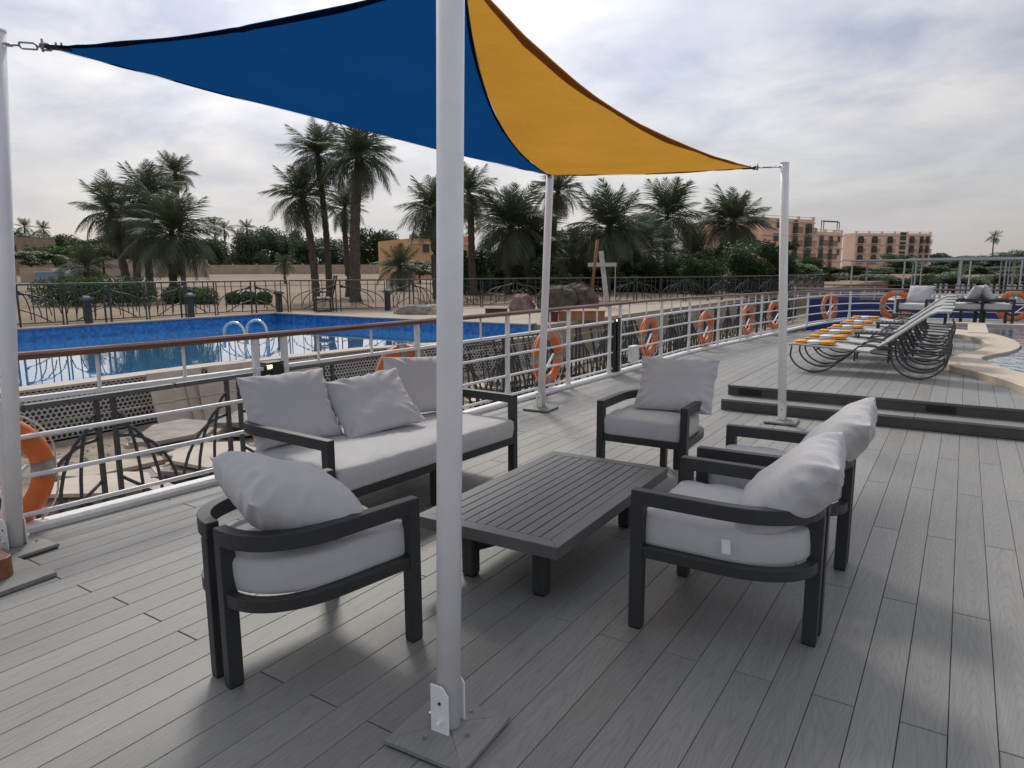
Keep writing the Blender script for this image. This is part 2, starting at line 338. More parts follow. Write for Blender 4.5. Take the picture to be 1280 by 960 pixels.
M = {}
M['deck'] = deck_mat()
M['subdeck'] = mat('dark_subdeck', (0.05, 0.05, 0.052), 0.9)
M['riser'] = mat('dark_step_riser', (0.075, 0.078, 0.08), 0.6, 0.15, 6)
M['white'] = mat('white_gloss_paint', (0.87, 0.875, 0.89), 0.32, 0.05, 5, 0.03, 30)
M['whiteworn'] = mat('white_rail_paint', (0.78, 0.78, 0.78), 0.4, 0.08, 14, 0.05, 60)
M['charcoal'] = mat('charcoal_powder_coat', (0.034, 0.036, 0.040), 0.45, 0.10, 9, 0.04, 300)
M['tablegrey'] = mat('grey_slat_coat', (0.115, 0.118, 0.124), 0.42, 0.10, 7, 0.05, 260)
M['rubber'] = mat('black_rubber', (0.012, 0.012, 0.013), 0.7)
M['fabric'] = fabric_mat('grey_woven_fabric', (0.58, 0.577, 0.585))
M['fabric2'] = fabric_mat('grey_pillow_fabric', (0.55, 0.547, 0.557))
M['teak'] = mat('varnished_teak', (0.145, 0.055, 0.032), 0.22, 0.3, 18, 0.06, 40, stretch=(1, 0.08, 1))
M['woodblock'] = mat('red_brown_timber', (0.26, 0.10, 0.05), 0.45, 0.25, 12, 0.1, 40, stretch=(0.15, 1, 1))
M['orange'] = mat('lifebuoy_orange', (0.72, 0.17, 0.035), 0.5, 0.12, 6, 0.08, 25)
M['reflect'] = mat('grey_reflective_tape', (0.33, 0.32, 0.30), 0.4, 0.15, 20)
M['rope'] = mat('pale_rope', (0.62, 0.58, 0.48), 0.9, 0.2, 80)
M['steel'] = mat('galvanised_steel', (0.35, 0.35, 0.37), 0.35, 0.15, 30, metal=0.9)
M['chrome'] = mat('polished_steel', (0.62, 0.63, 0.65), 0.15, metal=1.0)
M['black'] = mat('black_lamp_housing', (0.012, 0.012, 0.013), 0.35)
M['blue_sail'] = sail_mat('blue_shade_cloth', (0.005, 0.062, 0.21))
M['yellow_sail'] = sail_mat('amber_shade_cloth', (0.60, 0.30, 0.04))
M['blue_hem'] = sail_mat('navy_webbing', (0.005, 0.028, 0.09))
M['brown_hem'] = sail_mat('brown_webbing', (0.45, 0.22, 0.05))
M['fence'] = mat('dark_grey_fence_paint', (0.042, 0.045, 0.05), 0.5, 0.2, 10)
M['fencetop'] = mat('weathered_fence_paint', (0.085, 0.088, 0.094), 0.45, 0.2, 10)
M['rust'] = mat('pale_rusty_rod', (0.34, 0.31, 0.25), 0.8, 0.3, 20)
M['rubble'] = mat('dusty_rubble_ground', (0.17, 0.135, 0.10), 0.95, bump=0.9, bscale=9, col2=(0.36, 0.30, 0.23), vscale=3)
M['stone'] = mat('beige_stone_slab', (0.40, 0.33, 0.25), 0.85, bump=0.3, bscale=18, col2=(0.52, 0.46, 0.38), vscale=4)
M['stone2'] = mat('pinkish_stone_slab', (0.46, 0.38, 0.31), 0.8, bump=0.25, bscale=18, col2=(0.56, 0.50, 0.44), vscale=3)
M['stonegrey'] = mat('grey_broken_slab', (0.22, 0.20, 0.18), 0.85, bump=0.4, bscale=18, col2=(0.36, 0.32, 0.28), vscale=5)
M['sand'] = mat('dry_sandy_soil', (0.17, 0.115, 0.075), 0.95, bump=0.4, bscale=2, col2=(0.29, 0.215, 0.145), vscale=0.12, coords='Position')
M['paving'] = mat('beige_pool_paving', (0.31, 0.26, 0.20), 0.85, bump=0.2, bscale=12, col2=(0.43, 0.37, 0.30), vscale=1.2)
M['bluetile'] = mosaic_mat('blue_pool_mosaic', (0.025, 0.18, 0.58), (0.07, 0.33, 0.80), 0.07)
M['poolwater'] = water_mat('pool_water', (0.05, 0.28, 0.56), 0.02, 0.05, 1.0)
M['perf'] = dots_mat('perforated_white_screen', (0.50, 0.48, 0.45), (0.03, 0.03, 0.035), 0.068)
M['hedge'] = leaf_mat('hedge_leaf', (0.062, 0.115, 0.03))
M['frond'] = leaf_mat('palm_leaf', (0.075, 0.105, 0.05))
M['drych'] = leaf_mat('dry_palm_leaf', (0.14, 0.115, 0.07))
M['treeleaf'] = leaf_mat('tree_leaf', (0.052, 0.09, 0.034))
M['bushleaf'] = leaf_mat('bright_bush_leaf', (0.065, 0.125, 0.03))
M['bark'] = mat('palm_bark', (0.10, 0.08, 0.062), 0.95, 0.35, 9, 0.8, 14)
M['wallbeige'] = mat('beige_boundary_wall', (0.46, 0.37, 0.28), 0.9, 0.12, 0.8)
M['peach'] = mat('peach_render', (0.86, 0.56, 0.41), 0.9, 0.07, 0.4, coords='Position')
M['peach2'] = mat('pink_render', (0.86, 0.61, 0.47), 0.9, 0.07, 0.4, coords='Position')
M['ochre'] = mat('orange_render', (0.66, 0.37, 0.20), 0.9, 0.10, 0.4, coords='Position')
M['brownbrick'] = mat('brown_block', (0.32, 0.24, 0.18), 0.9, 0.15, 1)
M['cornice'] = mat('cream_cornice', (0.62, 0.50, 0.40), 0.85, 0.06, 2)
M['glass'] = mat('dark_window_glass', (0.025, 0.028, 0.032), 0.08)
M['frame'] = mat('dark_window_frame', (0.10, 0.08, 0.07), 0.6)
M['shedblue'] = mat('blue_shed_sheet', (0.20, 0.30, 0.42), 0.6, 0.12, 2)
M['shedwhite'] = mat('white_shed_roof', (0.62, 0.64, 0.66), 0.6, 0.1, 2)
M['copingbeige'] = mat('cream_pool_coping', (0.56, 0.47, 0.37), 0.7, 0.08, 5, 0.1, 20)
M['sling'] = mat('pale_grey_sling', (0.46, 0.46, 0.45), 0.7, 0.05, 12, 0.1, 200)
M['iron'] = mat('dark_grey_lounger_tube', (0.065, 0.067, 0.072), 0.4)
M['towel_o'] = mat('orange_towel', (0.88, 0.36, 0.035), 0.95, 0.12, 30, 0.4, 150)
M['towel_w'] = mat('white_towel_stripe', (0.78, 0.77, 0.76), 0.95, 0.06, 30, 0.4, 150)
M['shippool'] = mosaic_mat('ship_pool_mosaic', (0.02, 0.09, 0.20), (0.10, 0.26, 0.42), 0.06)
M['shipwater'] = water_mat('ship_pool_water', (0.03, 0.14, 0.26), 0.03, 0.3, 5)
M['navy'] = mat('navy_canvas', (0.018, 0.032, 0.14), 0.7, 0.12, 2)
M['shipwhite'] = mat('neighbour_ship_white', (0.46, 0.47, 0.48), 0.5, 0.06, 2)
M['awning'] = mat('grey_awning_cloth', (0.25, 0.25, 0.25), 0.8, 0.1, 2)
M['tarp'] = mat('dark_olive_tarp', (0.055, 0.058, 0.045), 0.85, bump=0.8, bscale=3, col2=(0.13, 0.10, 0.08), vscale=3)
M['tarpbrown'] = mat('brown_tarp', (0.05, 0.036, 0.03), 0.85, bump=0.8, bscale=3, col2=(0.16, 0.11, 0.085), vscale=6)
M['tarppink'] = mat('faded_pink_bundle', (0.17, 0.10, 0.095), 0.9, bump=0.6, bscale=4, col2=(0.33, 0.23, 0.21), vscale=4)
M['plywood'] = mat('orange_plywood', (0.36, 0.18, 0.075), 0.7, 0.2, 3, stretch=(1, 1, 0.2))
M['maroon'] = mat('maroon_board', (0.09, 0.02, 0.025), 0.6, 0.2, 3)
M['rustpole'] = mat('rust_brown_spar', (0.26, 0.11, 0.05), 0.7, 0.25, 5)
M['greywood'] = mat('whitewashed_timber', (0.50, 0.49, 0.47), 0.8, 0.15, 5)
M['benchwood'] = mat('red_brown_bench_wood', (0.075, 0.032, 0.022), 0.5, 0.2, 8)
M['cushionwhite'] = mat('pale_seat_pad', (0.6, 0.59, 0.57), 0.9)
M['river'] = water_mat('river_water', (0.05, 0.07, 0.07), 0.05, 0.3, 0.5)
M['hull'] = mat('ship_hull_paint', (0.6, 0.6, 0.6), 0.5, 0.05, 2)
M['hill'] = mat('far_hill', (0.30, 0.26, 0.22), 1.0, 0.1, 0.01)
em = bpy.data.materials.new('warm_lamp_glow'); em.use_nodes = True
_p = em.node_tree.nodes['Principled BSDF']; _p.inputs['Emission Color'].default_value = (1, 0.72, 0.35, 1); _p.inputs['Emission Strength'].default_value = 1.6; _p.inputs['Base Color'].default_value = (0.9, 0.8, 0.6, 1)
M['glow'] = em

# ------------------------------------------------------------------ ground, river, terraces
FENCE_FAR = [(-18.25, -7.0), (-18.3, 2.0), (-18.3, 8.2), (-18.45, 12.4), (-17.9, 14.6), (-15.9, 16.9), (-14.4, 20.2), (-11.5, 24.6), (-9.0, 29.0), (-7.6, 36.0), (-7.2, 46.0)]
def gz(x, y):
    r = math.hypot(x, y)
    return 0.30 + 1.0 * min(1, max(0, (r - 26) / 110))
def field():
    m = MB(); rads = [0, 3, 8, 16, 30, 50, 80, 130, 220, 400, 900, 2500, 7000]
    base = [Vector((x, y, 0)) for x, y in FENCE_FAR]
    base = [Vector((-16, -40, 0))] + base + [Vector((-6.5, 60, 0)), Vector((-5, 75, 0)), Vector((4, 82, 0)), Vector((20, 85, 0)), Vector((60, 85, 0)), Vector((140, 60, 0))]
    fine = []
    for a, b in zip(base, base[1:]):
        k = max(1, int((b - a).length / 4))
        fine += [a.lerp(b, i / k) for i in range(k)]
    fine.append(base[-1]); n = len(fine); vs = []
    for r in rads:
        for p in fine:
            q = p + p.normalized() * r
            z = gz(q.x, q.y) + (0.10 * noise.noise((q.x * 0.15, q.y * 0.15, 0)) if r > 3 else 0)
            if r >= 900: z = 1.3
            vs.append((q.x, q.y, z - (0.02 if r == 0 else 0)))
    fs = [(j * n + i, j * n + i + 1, (j + 1) * n + i + 1, (j + 1) * n + i) for j in range(len(rads) - 1) for i in range(n - 1)]
    fs = [tuple(reversed(f)) for f in fs]
    # bank skirt down to the river bed
    o = len(vs); vs += [(p.x, p.y, -5) for p in fine]
    fs += [(o + i, i, i + 1, o + i + 1) for i in range(n - 1)]
    m.add(vs, fs); return m.build('ground', M['sand'], smooth=True)
struct(field())
struct(MB().add([(-6000, -3000, -4), (6000, -3000, -4), (6000, 6000, -4), (-6000, 6000, -4)], [(0, 1, 2, 3)]).build('river', M['river']))
struct(MB().poly([(-10.6, -14), (-5.35, -14), (-5.35, 46), (-8.2, 46), (-8.2, 13.7), (-9.6, 9.8), (-10.0, 6.5), (-9.9, 4.5)], -4.5, -0.6).build('rubble_ground', M['rubble']))
TERR = [(-18.6, -14), (-18.6, -7.2), (-18.6, 2.0), (-18.6, 8.2), (-18.75, 12.45), (-18.2, 14.9), (-16.2, 17.2), (-14.7, 20.5), (-11.8, 24.9), (-9.3, 29.2), (-8.25, 36), (-8.25, 14.1), (-17.9, 14.1), (-17.9, -14)]
struct(MB().poly(TERR, -4.4, 0.35).build('pool_terrace', M['paving']))
# pool: basin wall, coping, water
NEAR = [(-10.6, -14), (-10.35, 4.5), (-10.4, 6.6), (-10.0, 9.8), (-8.7, 12.6), (-8.55, 14.1)]
pool = thing('swimming_pool', 'large blue mosaic swimming pool with raised far wall beyond the ship railing', 'pool', (-14, 6, -0.6))
MBp = MB().poly([(-17.9, -14), (-17.7, -14), (-17.7, 13.9), (-8.56, 13.9), (-8.56, 14.1), (-17.9, 14.1)], -1.0, 0.345)
def loc_to(o, p): o.matrix_parent_inverse = Matrix.Translation(-p.location); return o
w_ = MBp.build('basin_wall', M['bluetile'], pool); loc_to(w_, pool)
cop = MB().poly([(-17.98, -14), (-17.62, -14), (-17.62, 13.78), (-8.5, 13.78), (-8.5, 14.16), (-17.98, 14.16)], 0.352, 0.385)
loc_to(cop.build('coping', M['paving'], pool, bevel=0.006), pool)
for k in range(5):   # weathered lime runs on the wall tiles
    pass
nw = MB()
for (a, b) in zip(NEAR, NEAR[1:]):
    nw.poly([a, b, (b[0] + 0.32, b[1]), (a[0] + 0.32, a[1])], -0.6, 0.09)
loc_to(nw.build('near_wall', M['perf'], pool), pool)
nc = MB()
for (a, b) in zip(NEAR, NEAR[1:]):
    nc.poly([(a[0] - 0.02, a[1]), (b[0] - 0.02, b[1]), (b[0] + 0.36, b[1]), (a[0] + 0.36, a[1])], 0.092, 0.125)
loc_to(nc.build('near_coping', M['stone2'], pool), pool)
wp = MB().poly([(-17.72, -14), (-10.55, -14), (-10.3, 4.5), (-10.35, 6.6), (-9.95, 9.8), (-8.65, 12.6), (-8.57, 13.92), (-17.72, 13.92)], -0.9, 0.075)
loc_to(wp.build('water', M['poolwater'], pool), pool)

# ------------------------------------------------------------------ ship deck
RAIL = [(-4.98, -3.0), (-4.90, 0.9), (-4.80, 2.0), (-4.70, 3.5), (-4.60, 5.5), (-4.54, 8.2), (-4.48, 10.5), (-4.46, 13.0), (-4.32, 14.9), (-4.02, 17.7), (-3.42, 19.8), (-2.75, 21.4), (-2.2, 22.0), (0, 22.5), (3.0, 23.1), (6, 23.6)]
def railx(y):
    for a, b in zip(RAIL, RAIL[1:]):
        if a[1] <= y <= b[1]: return a[0] + (b[0] - a[0]) * (y - a[1]) / (b[1] - a[1])
    return -4.98
hullp = [(x - 0.16, y) for x, y in RAIL[:10]] + [(-3.55, 19.9), (-2.85, 21.55), (-2.25, 22.2), (0, 22.7), (3, 23.3), (6, 23.8), (7, 23.8), (7, -3)]
struct(MB().poly(hullp, -4.2, -0.030).build('ship_hull', M['hull']))
struct(MB().poly([(x + 0.003 if i < 14 else x, y - (0.004 if i > 9 else 0)) for i, (x, y) in enumerate(hullp)], -0.029, -0.024).build('ship_subdeck', M['subdeck']))
deck = struct(bpy.data.objects.new('deck', None)); COL.objects.link(deck)
PW, PL, X0 = 0.147, 2.09, 0.082
def plank_mb(w, l, t=0.024, ch=0.002, m=None, c=(0, 0)):
    m = m or MB(); x, y = w / 2, l / 2
    vs = []
    for z, i in ((-t, 0), (-ch, 0), (0, ch)):
        vs += [(c[0] - x + i, c[1] - y + i, z), (c[0] + x - i, c[1] - y + i, z), (c[0] + x - i, c[1] + y - i, z), (c[0] - x + i, c[1] + y - i, z)]
    fs = [(8, 9, 10, 11)]
    for k in (0, 4): fs += [(k + i, k + (i + 1) % 4, k + 4 + (i + 1) % 4, k + 4 + i) for i in range(4)]
    return m.add(vs, fs)
def colmax(x):
    y = -2.9
    while y < 21.9 and railx(y) - 0.06 < x - PW / 2 : y += 0.1
    return y
def planks(parent, cols, y0f, y1f, z, seed, limit):
    r = random.Random(seed); full = plank_mb(PW - 0.0026, PL - 0.0055).mesh('plank', M['deck']); items = []
    for k in cols:
        x = X0 + PW * (k + 0.5); y0, y1 = y0f(x), y1f(x)
        j0 = (2.63 if k % 2 else 3.69) + r.uniform(-0.02, 0.02); y = j0 - PL * math.ceil((j0 - y0) / PL)
        while y < y1:
            a, b = max(y, y0), min(y + PL, y1)
            if b - a > 0.05: items.append((x, a, b))
            y += PL
    items.sort(key=lambda t: (t[0] ** 2 + ((t[1] + t[2]) / 2) ** 2) if t[2] > 0.9 else 1e9)
    rest = MB()
    for i, (x, a, b) in enumerate(items):
        if i < limit:
            if b - a > PL - 1e-3: o = ob('plank', full, parent, loc=(x, (a + b) / 2, z))
            else: o = plank_mb(PW - 0.0026, b - a - 0.0055).build('plank', M['deck'], parent, loc=(x, (a + b) / 2, z))
        else: plank_mb(PW - 0.0026, b - a - 0.0055, m=rest, c=(x, (a + b) / 2))
    o = stuff(rest.build('planking', M['deck'], parent, loc=(0, 0, z)))
STEP_X = -2.33
XK0 = X0 + PW * int(math.ceil((STEP_X - 0.04 - X0) / PW))
kmin = int((-5.0 - X0) / PW); kmax = int((4.4 - X0) / PW)
planks(deck, range(kmin, kmax), lambda x: -2.9, lambda x: (min(colmax(x), 22.0) if x < XK0 - 0.0 else 7.95), 0.0, 3, 290)
rd = struct(bpy.data.objects.new('raised_deck', None)); COL.objects.link(rd)
PZ = 0.25
kk0 = int(math.ceil((STEP_X - 0.04 - X0) / PW)); xk0 = X0 + PW * kk0
planks(rd, range(kk0, kmax), lambda x: 8.27, lambda x: 21.95 + 0.2 * (x + 2.2), PZ, 5, 200)
b_ = MB().span((xk0 + 0.01, 8.265, -0.02), (4.4, 21.9, PZ - 0.0245)); b_.build('platform_core', M['subdeck'], rd)
b_ = MB().span((xk0, 8.25, 0.0), (4.4, 8.264, PZ - 0.026)); b_.build('riser', M['riser'], rd)
b_ = MB().span((xk0 - 0.008, 8.235, PZ - 0.026), (4.4, 8.268, PZ + 0.002)); b_.build('nosing', M['tablegrey'], rd, bevel=0.003)
b_ = MB().span((xk0 - 0.012, 8.27, 0.0), (xk0 - 0.002, 21.8, PZ - 0.002)); b_.build('side_skirt', M['riser'], rd)
b_ = MB().span((xk0 + 0.0, 7.96, 0.003), (4.4, 7.975, 0.105)); b_.build('riser', M['riser'], rd)
full = plank_mb(PW - 0.0026, PL - 0.004)
for (ya, yb) in ((7.95, 8.095), (8.1, 8.248)):
    xx = xk0
    while xx < 4.4:
        le = min(1.95, 4.4 - xx)
        MB().span((xx, ya, 0.105), (xx + le - 0.004, yb, 0.13)).build('tread_plank', M['deck'], rd, bevel=0.002); xx += le
for x in (-2.02, -0.10, 1.9):
    sl = MB().span((x - 0.13, 8.238, 0.150), (x + 0.13, 8.2497, 0.212)).build('step_light', M['black'], rd, bevel=0.003)
    MB().span((x - 0.105, 8.234, 0.166), (x + 0.105, 8.2377, 0.197)).build('lens', M['rubber'], sl)

# ------------------------------------------------------------------ railing
rail = thing('ship_railing', 'white ship railing with five bars and varnished wooden handrail along deck edge', 'railing', (-4.7, 3.5, 0))
RI = Matrix.Translation(-Vector(rail.location))
def rp(m, name, mt, smooth=False, bevel=0, parent=None):
    o = m.build(name, mt, parent or rail, smooth, bevel); o.matrix_parent_inverse = RI if parent is None else Matrix(); return o
def dense(path, step=0.8):
    out = []
    for a, b in zip(path, path[1:]):
        a, b = Vector(a), Vector(b); k = max(1, int((b - a).length / step)); out += [a.lerp(b, i / k) for i in range(k)]
    return out + [Vector(path[-1])]
RD = dense([(x, y, 0) for x, y in RAIL], 0.5)
# arc length table
ARC = [0]
for a, b in zip(RD, RD[1:]): ARC.append(ARC[-1] + (b - a).length)
def bz(y): return 0.0 if y < 17.7 else min(0.18, (y - 17.7) * 0.06)
def htop(y): return 1.125 if y < 11 else 1.125 - min(0.05, (y - 11) * 0.008)
rp(MB().sweep([(p.x, p.y, htop(p.y) - 0.022) for p in RD], [(-0.045, -0.012), (-0.03, -0.024), (0.03, -0.024), (0.045, -0.012), (0.045, 0.008), (0.028, 0.022), (-0.028, 0.022), (-0.045, 0.008)]), 'handrail', M['teak'])
rp(MB().bar([(p.x, p.y, 0.835 + bz(p.y) * 0.5) for p in RD], 0.05, 0.03), 'top_bar', M['whiteworn'], bevel=0.004)
for z in (0.60, 0.35, 0.105):
    rp(MB().tube([(p.x, p.y, z + bz(p.y) * (1 - z)) for p in RD], 0.016, 8), 'bar', M['whiteworn'], smooth=True)
kerb = rp(MB().sweep([(p.x, p.y, bz(p.y)) for p in RD], [(-0.06, 0.001), (0.06, 0.001), (0.06, 0.03), (0.03, 0.045), (-0.06, 0.045)]), 'kerb', M['whiteworn'])
def at_arc(s):
    for i in range(len(ARC) - 1):
        if ARC[i] <= s <= ARC[i + 1]:
            t = (s - ARC[i]) / (ARC[i + 1] - ARC[i]); p = RD[i].lerp(RD[i + 1], t); d = (RD[i + 1] - RD[i]).normalized(); return p, d
    return RD[-1], Vector((1, 0, 0))
def arc_y(y):
    for i in range(len(RD) - 1):
        if RD[i].y <= y <= RD[i + 1].y: return ARC[i] + (ARC[i + 1] - ARC[i]) * (y - RD[i].y) / (RD[i + 1].y - RD[i].y)
PY = [-1.2, 0.2, 1.72, 3.47, 5.32, 6.92, 8.40, 9.66, 11.75, 13.18, 14.7, 16.0, 17.3, 18.6, 19.7, 20.7, 21.5]
PA = [arc_y(y) for y in PY]; a0 = PA[-1]
while a0 + 1.3 < ARC[-1]: a0 += 1.3; PA.append(a0)
LAMPS = (3.74, 10.02)
mP = None
for a in PA + [arc_y(y) for y in LAMPS]:
    p, d = at_arc(a); ang = math.atan2(d.y, d.x) - math.pi / 2; h = htop(p.y) - 0.045; z0 = bz(p.y) + 0.045
    m = MB(); rot = Matrix.Rotation(ang, 3, 'Z'); hw = 0.024
    # flat post widening to a foot
    prof = [(0.045, z0 - 0.03), (0.04, z0 + 0.10), (hw, z0 + 0.2), (hw, h)]
    vs = []
    for w_2, z in prof:
        for sx, sy in ((-1, -1), (1, -1), (1, 1), (-1, 1)):
            v = rot @ Vector((sx * 0.020, sy * w_2, 0)); vs.append((p.x + v.x, p.y + v.y, z))
    fs = [(3, 2, 1, 0), (12, 13, 14, 15)]
    for k in range(3): fs += [(k * 4 + i, k * 4 + (i + 1) % 4, k * 4 + 4 + (i + 1) % 4, k * 4 + 4 + i) for i in range(4)]
    m.add(vs, fs); rp(m, 'post', M['whiteworn'], bevel=0.003)
for a, b in zip(PA, PA[1:]):
    n_st = 3 if b - a > 1.2 else 2
    if b - a < 0.6: continue
    for k in range(1, n_st):
        p, d = at_arc(a + (b - a) * k / n_st)
        if any(abs(p.y - L) < 0.25 for L in LAMPS): continue
        rp(MB().tube([(p.x, p.y, 0.845 + bz(p.y) * 0.5), (p.x, p.y, htop(p.y) - 0.045)], 0.0125, 8), 'stub_post', M['whiteworn'], smooth=True)
# bollard lamps fixed in the railing
for i, (y, lab) in enumerate(((3.605, 'black slim railing lamp with lit warm strip behind the grey sofa'), (9.85, 'black slim railing lamp beside a white junction box'))):
    p, d = at_arc(arc_y(y)); t = thing('deck_lamp', lab, 'lamp', (p.x, p.y, 0.0), math.atan2(d.y, d.x) - math.pi / 2, 'lamps in the railing')
    MB().span((-0.055, -0.018, 0.046), (0.055, 0.085, 0.86)).build('housing', M['black'], t, bevel=0.004)
    MB().span((-0.055, -0.085, 0.865), (0.055, 0.085, 0.885)).build('cap', M['black'], t, bevel=0.003)
    MB().span((-0.05, -0.078, 0.8605), (0.05, -0.022, 0.8645)).build('light_strip', M['glow'], t)
    MB().span((-0.05, -0.083, 0.046), (0.05, -0.070, 0.864)).build('back_plate', M['black'], t)
    MB().span((-0.047, -0.06, 0.835), (0.047, -0.02, 0.86)).build('diffuser', M['glow'], t)
jb = tag(MB().span((-4.50, 10.36, 0.14), (-4.40, 10.60, 0.40)).build('junction_box', M['whiteworn'], bevel=0.012), 'white metal junction box mounted low on the ship railing', 'box')

# ------------------------------------------------------------------ lifebuoys
def lifebuoy(label, y=None, pos=None, z=0.46, twist=0.0, r=0.30, out=0.07):
    if pos is None:
        p, d = at_arc(arc_y(y))
    else: p, d = pos
    n = Vector((-d.y, d.x, 0))          # outboard side
    c = p + n * out; ang = math.atan2(d.y, d.x)
    t = thing('lifebuoy', label, 'lifebuoy', (c.x, c.y, z + bz(p.y) * 0.6), ang + twist, 'orange lifebuoys hung on the railing')
    t.rotation_euler = (0, 0, ang + twist)
    K = 40; ringp = [(r * math.cos(2 * math.pi * i / K), 0, r * math.sin(2 * math.pi * i / K)) for i in range(K)]
    pr = [(0.068 * math.cos(2 * math.pi * j / 12), 0.05 * math.sin(2 * math.pi * j / 12)) for j in range(12)]
    vs, fs = [], []
    def torus(m, i0, i1, gr, closed):
        idx = list(range(i0, i1 + 1)); o = len(m.v); vs = []
        for i in idx:
            a = 2 * math.pi * i / 40
            for (u, v) in pr: vs.append(((r + u * gr) * math.cos(a), v * gr, (r + u * gr) * math.sin(a)))
        k = 12; fs = []
        for i in range(len(idx) - 1):
            for j in range(k): fs.append((i * k + j, i * k + (j + 1) % k, (i + 1) * k + (j + 1) % k, (i + 1) * k + j))
        if not closed: fs += [tuple(range(k)), tuple(reversed(range((len(idx) - 1) * k, len(idx) * k)))]
        m.add(vs, fs)
    m = MB(); torus(m, 0, 40, 1, True); m.build('ring', M['orange'], t, smooth=True)
    for q in (0, 10, 20, 30):
        m = MB(); torus(m, q - 1, q + 1, 1.05, False); m.build('reflective_band', M['reflect'], t, smooth=True)
    m = MB(); pts = []
    for i in range(40):
        a = 2 * math.pi * (i + 0.5) / 40; s = abs(math.sin(2 * a)); rr = r + 0.062 + 0.035 * s; pts.append((rr * math.cos(a), -0.012 - 0.03 * s, rr * math.sin(a)))
    m.tube(pts, 0.006, 6, closed=True, up=(0, 1, 0)); m.build('grab_rope', M['rope'], t, smooth=True)
    m = MB().box((0, 0.06, -0.22), (0.05, 0.02, 0.03)); m.bar([(-0.26, 0.055, 0.02), (0.0, 0.055, -0.22), (0.26, 0.055, 0.02)], 0.02, 0.03, up=(0, 1, 0)); m.build('holder', M['whiteworn'], t)
    return t
lifebuoy('orange lifebuoy beside the white pole with the timber block', 1.62, z=0.37, r=0.33)
lifebuoy('orange lifebuoy showing above the sofa pillows', 5.15, z=0.52)
lifebuoy('orange lifebuoy with rope beside the white pole nearest the sofa end', 7.95, z=0.46)
lifebuoy('orange lifebuoy next to the white junction box', 11.35, z=0.48)
lifebuoy('orange lifebuoy on the side railing between the junction box and the sun loungers', 14.2, z=0.42)
lifebuoy('orange lifebuoy on the side railing opposite the first loungers', 16.6, z=0.45)
lifebuoy('orange lifebuoy on the bend of the railing before the far corner', 18.2, z=0.47)
lifebuoy('orange lifebuoy at the curved far corner of the railing', 20.75, z=0.50)
for px, lab in ((1119, 'orange lifebuoy on the end railing behind the sun loungers'), (1266, 'orange lifebuoy on the end railing beyond the deck pool')):
    dd = ray(px, 385); s_ = 20.95 / dd[1]; 
    for _ in range(4):
        x_ = dd[0] * s_; y_ = 22.5 + 0.2 * x_ if x_ > 0 else 22.5 + 0.227 * x_; s_ = y_ / dd[1]
    lifebuoy(lab, pos=(Vector((dd[0] * s_, y_, 0)), Vector((1, 0.2, 0)).normalized()), z=0.52, r=0.33, out=-0.08)

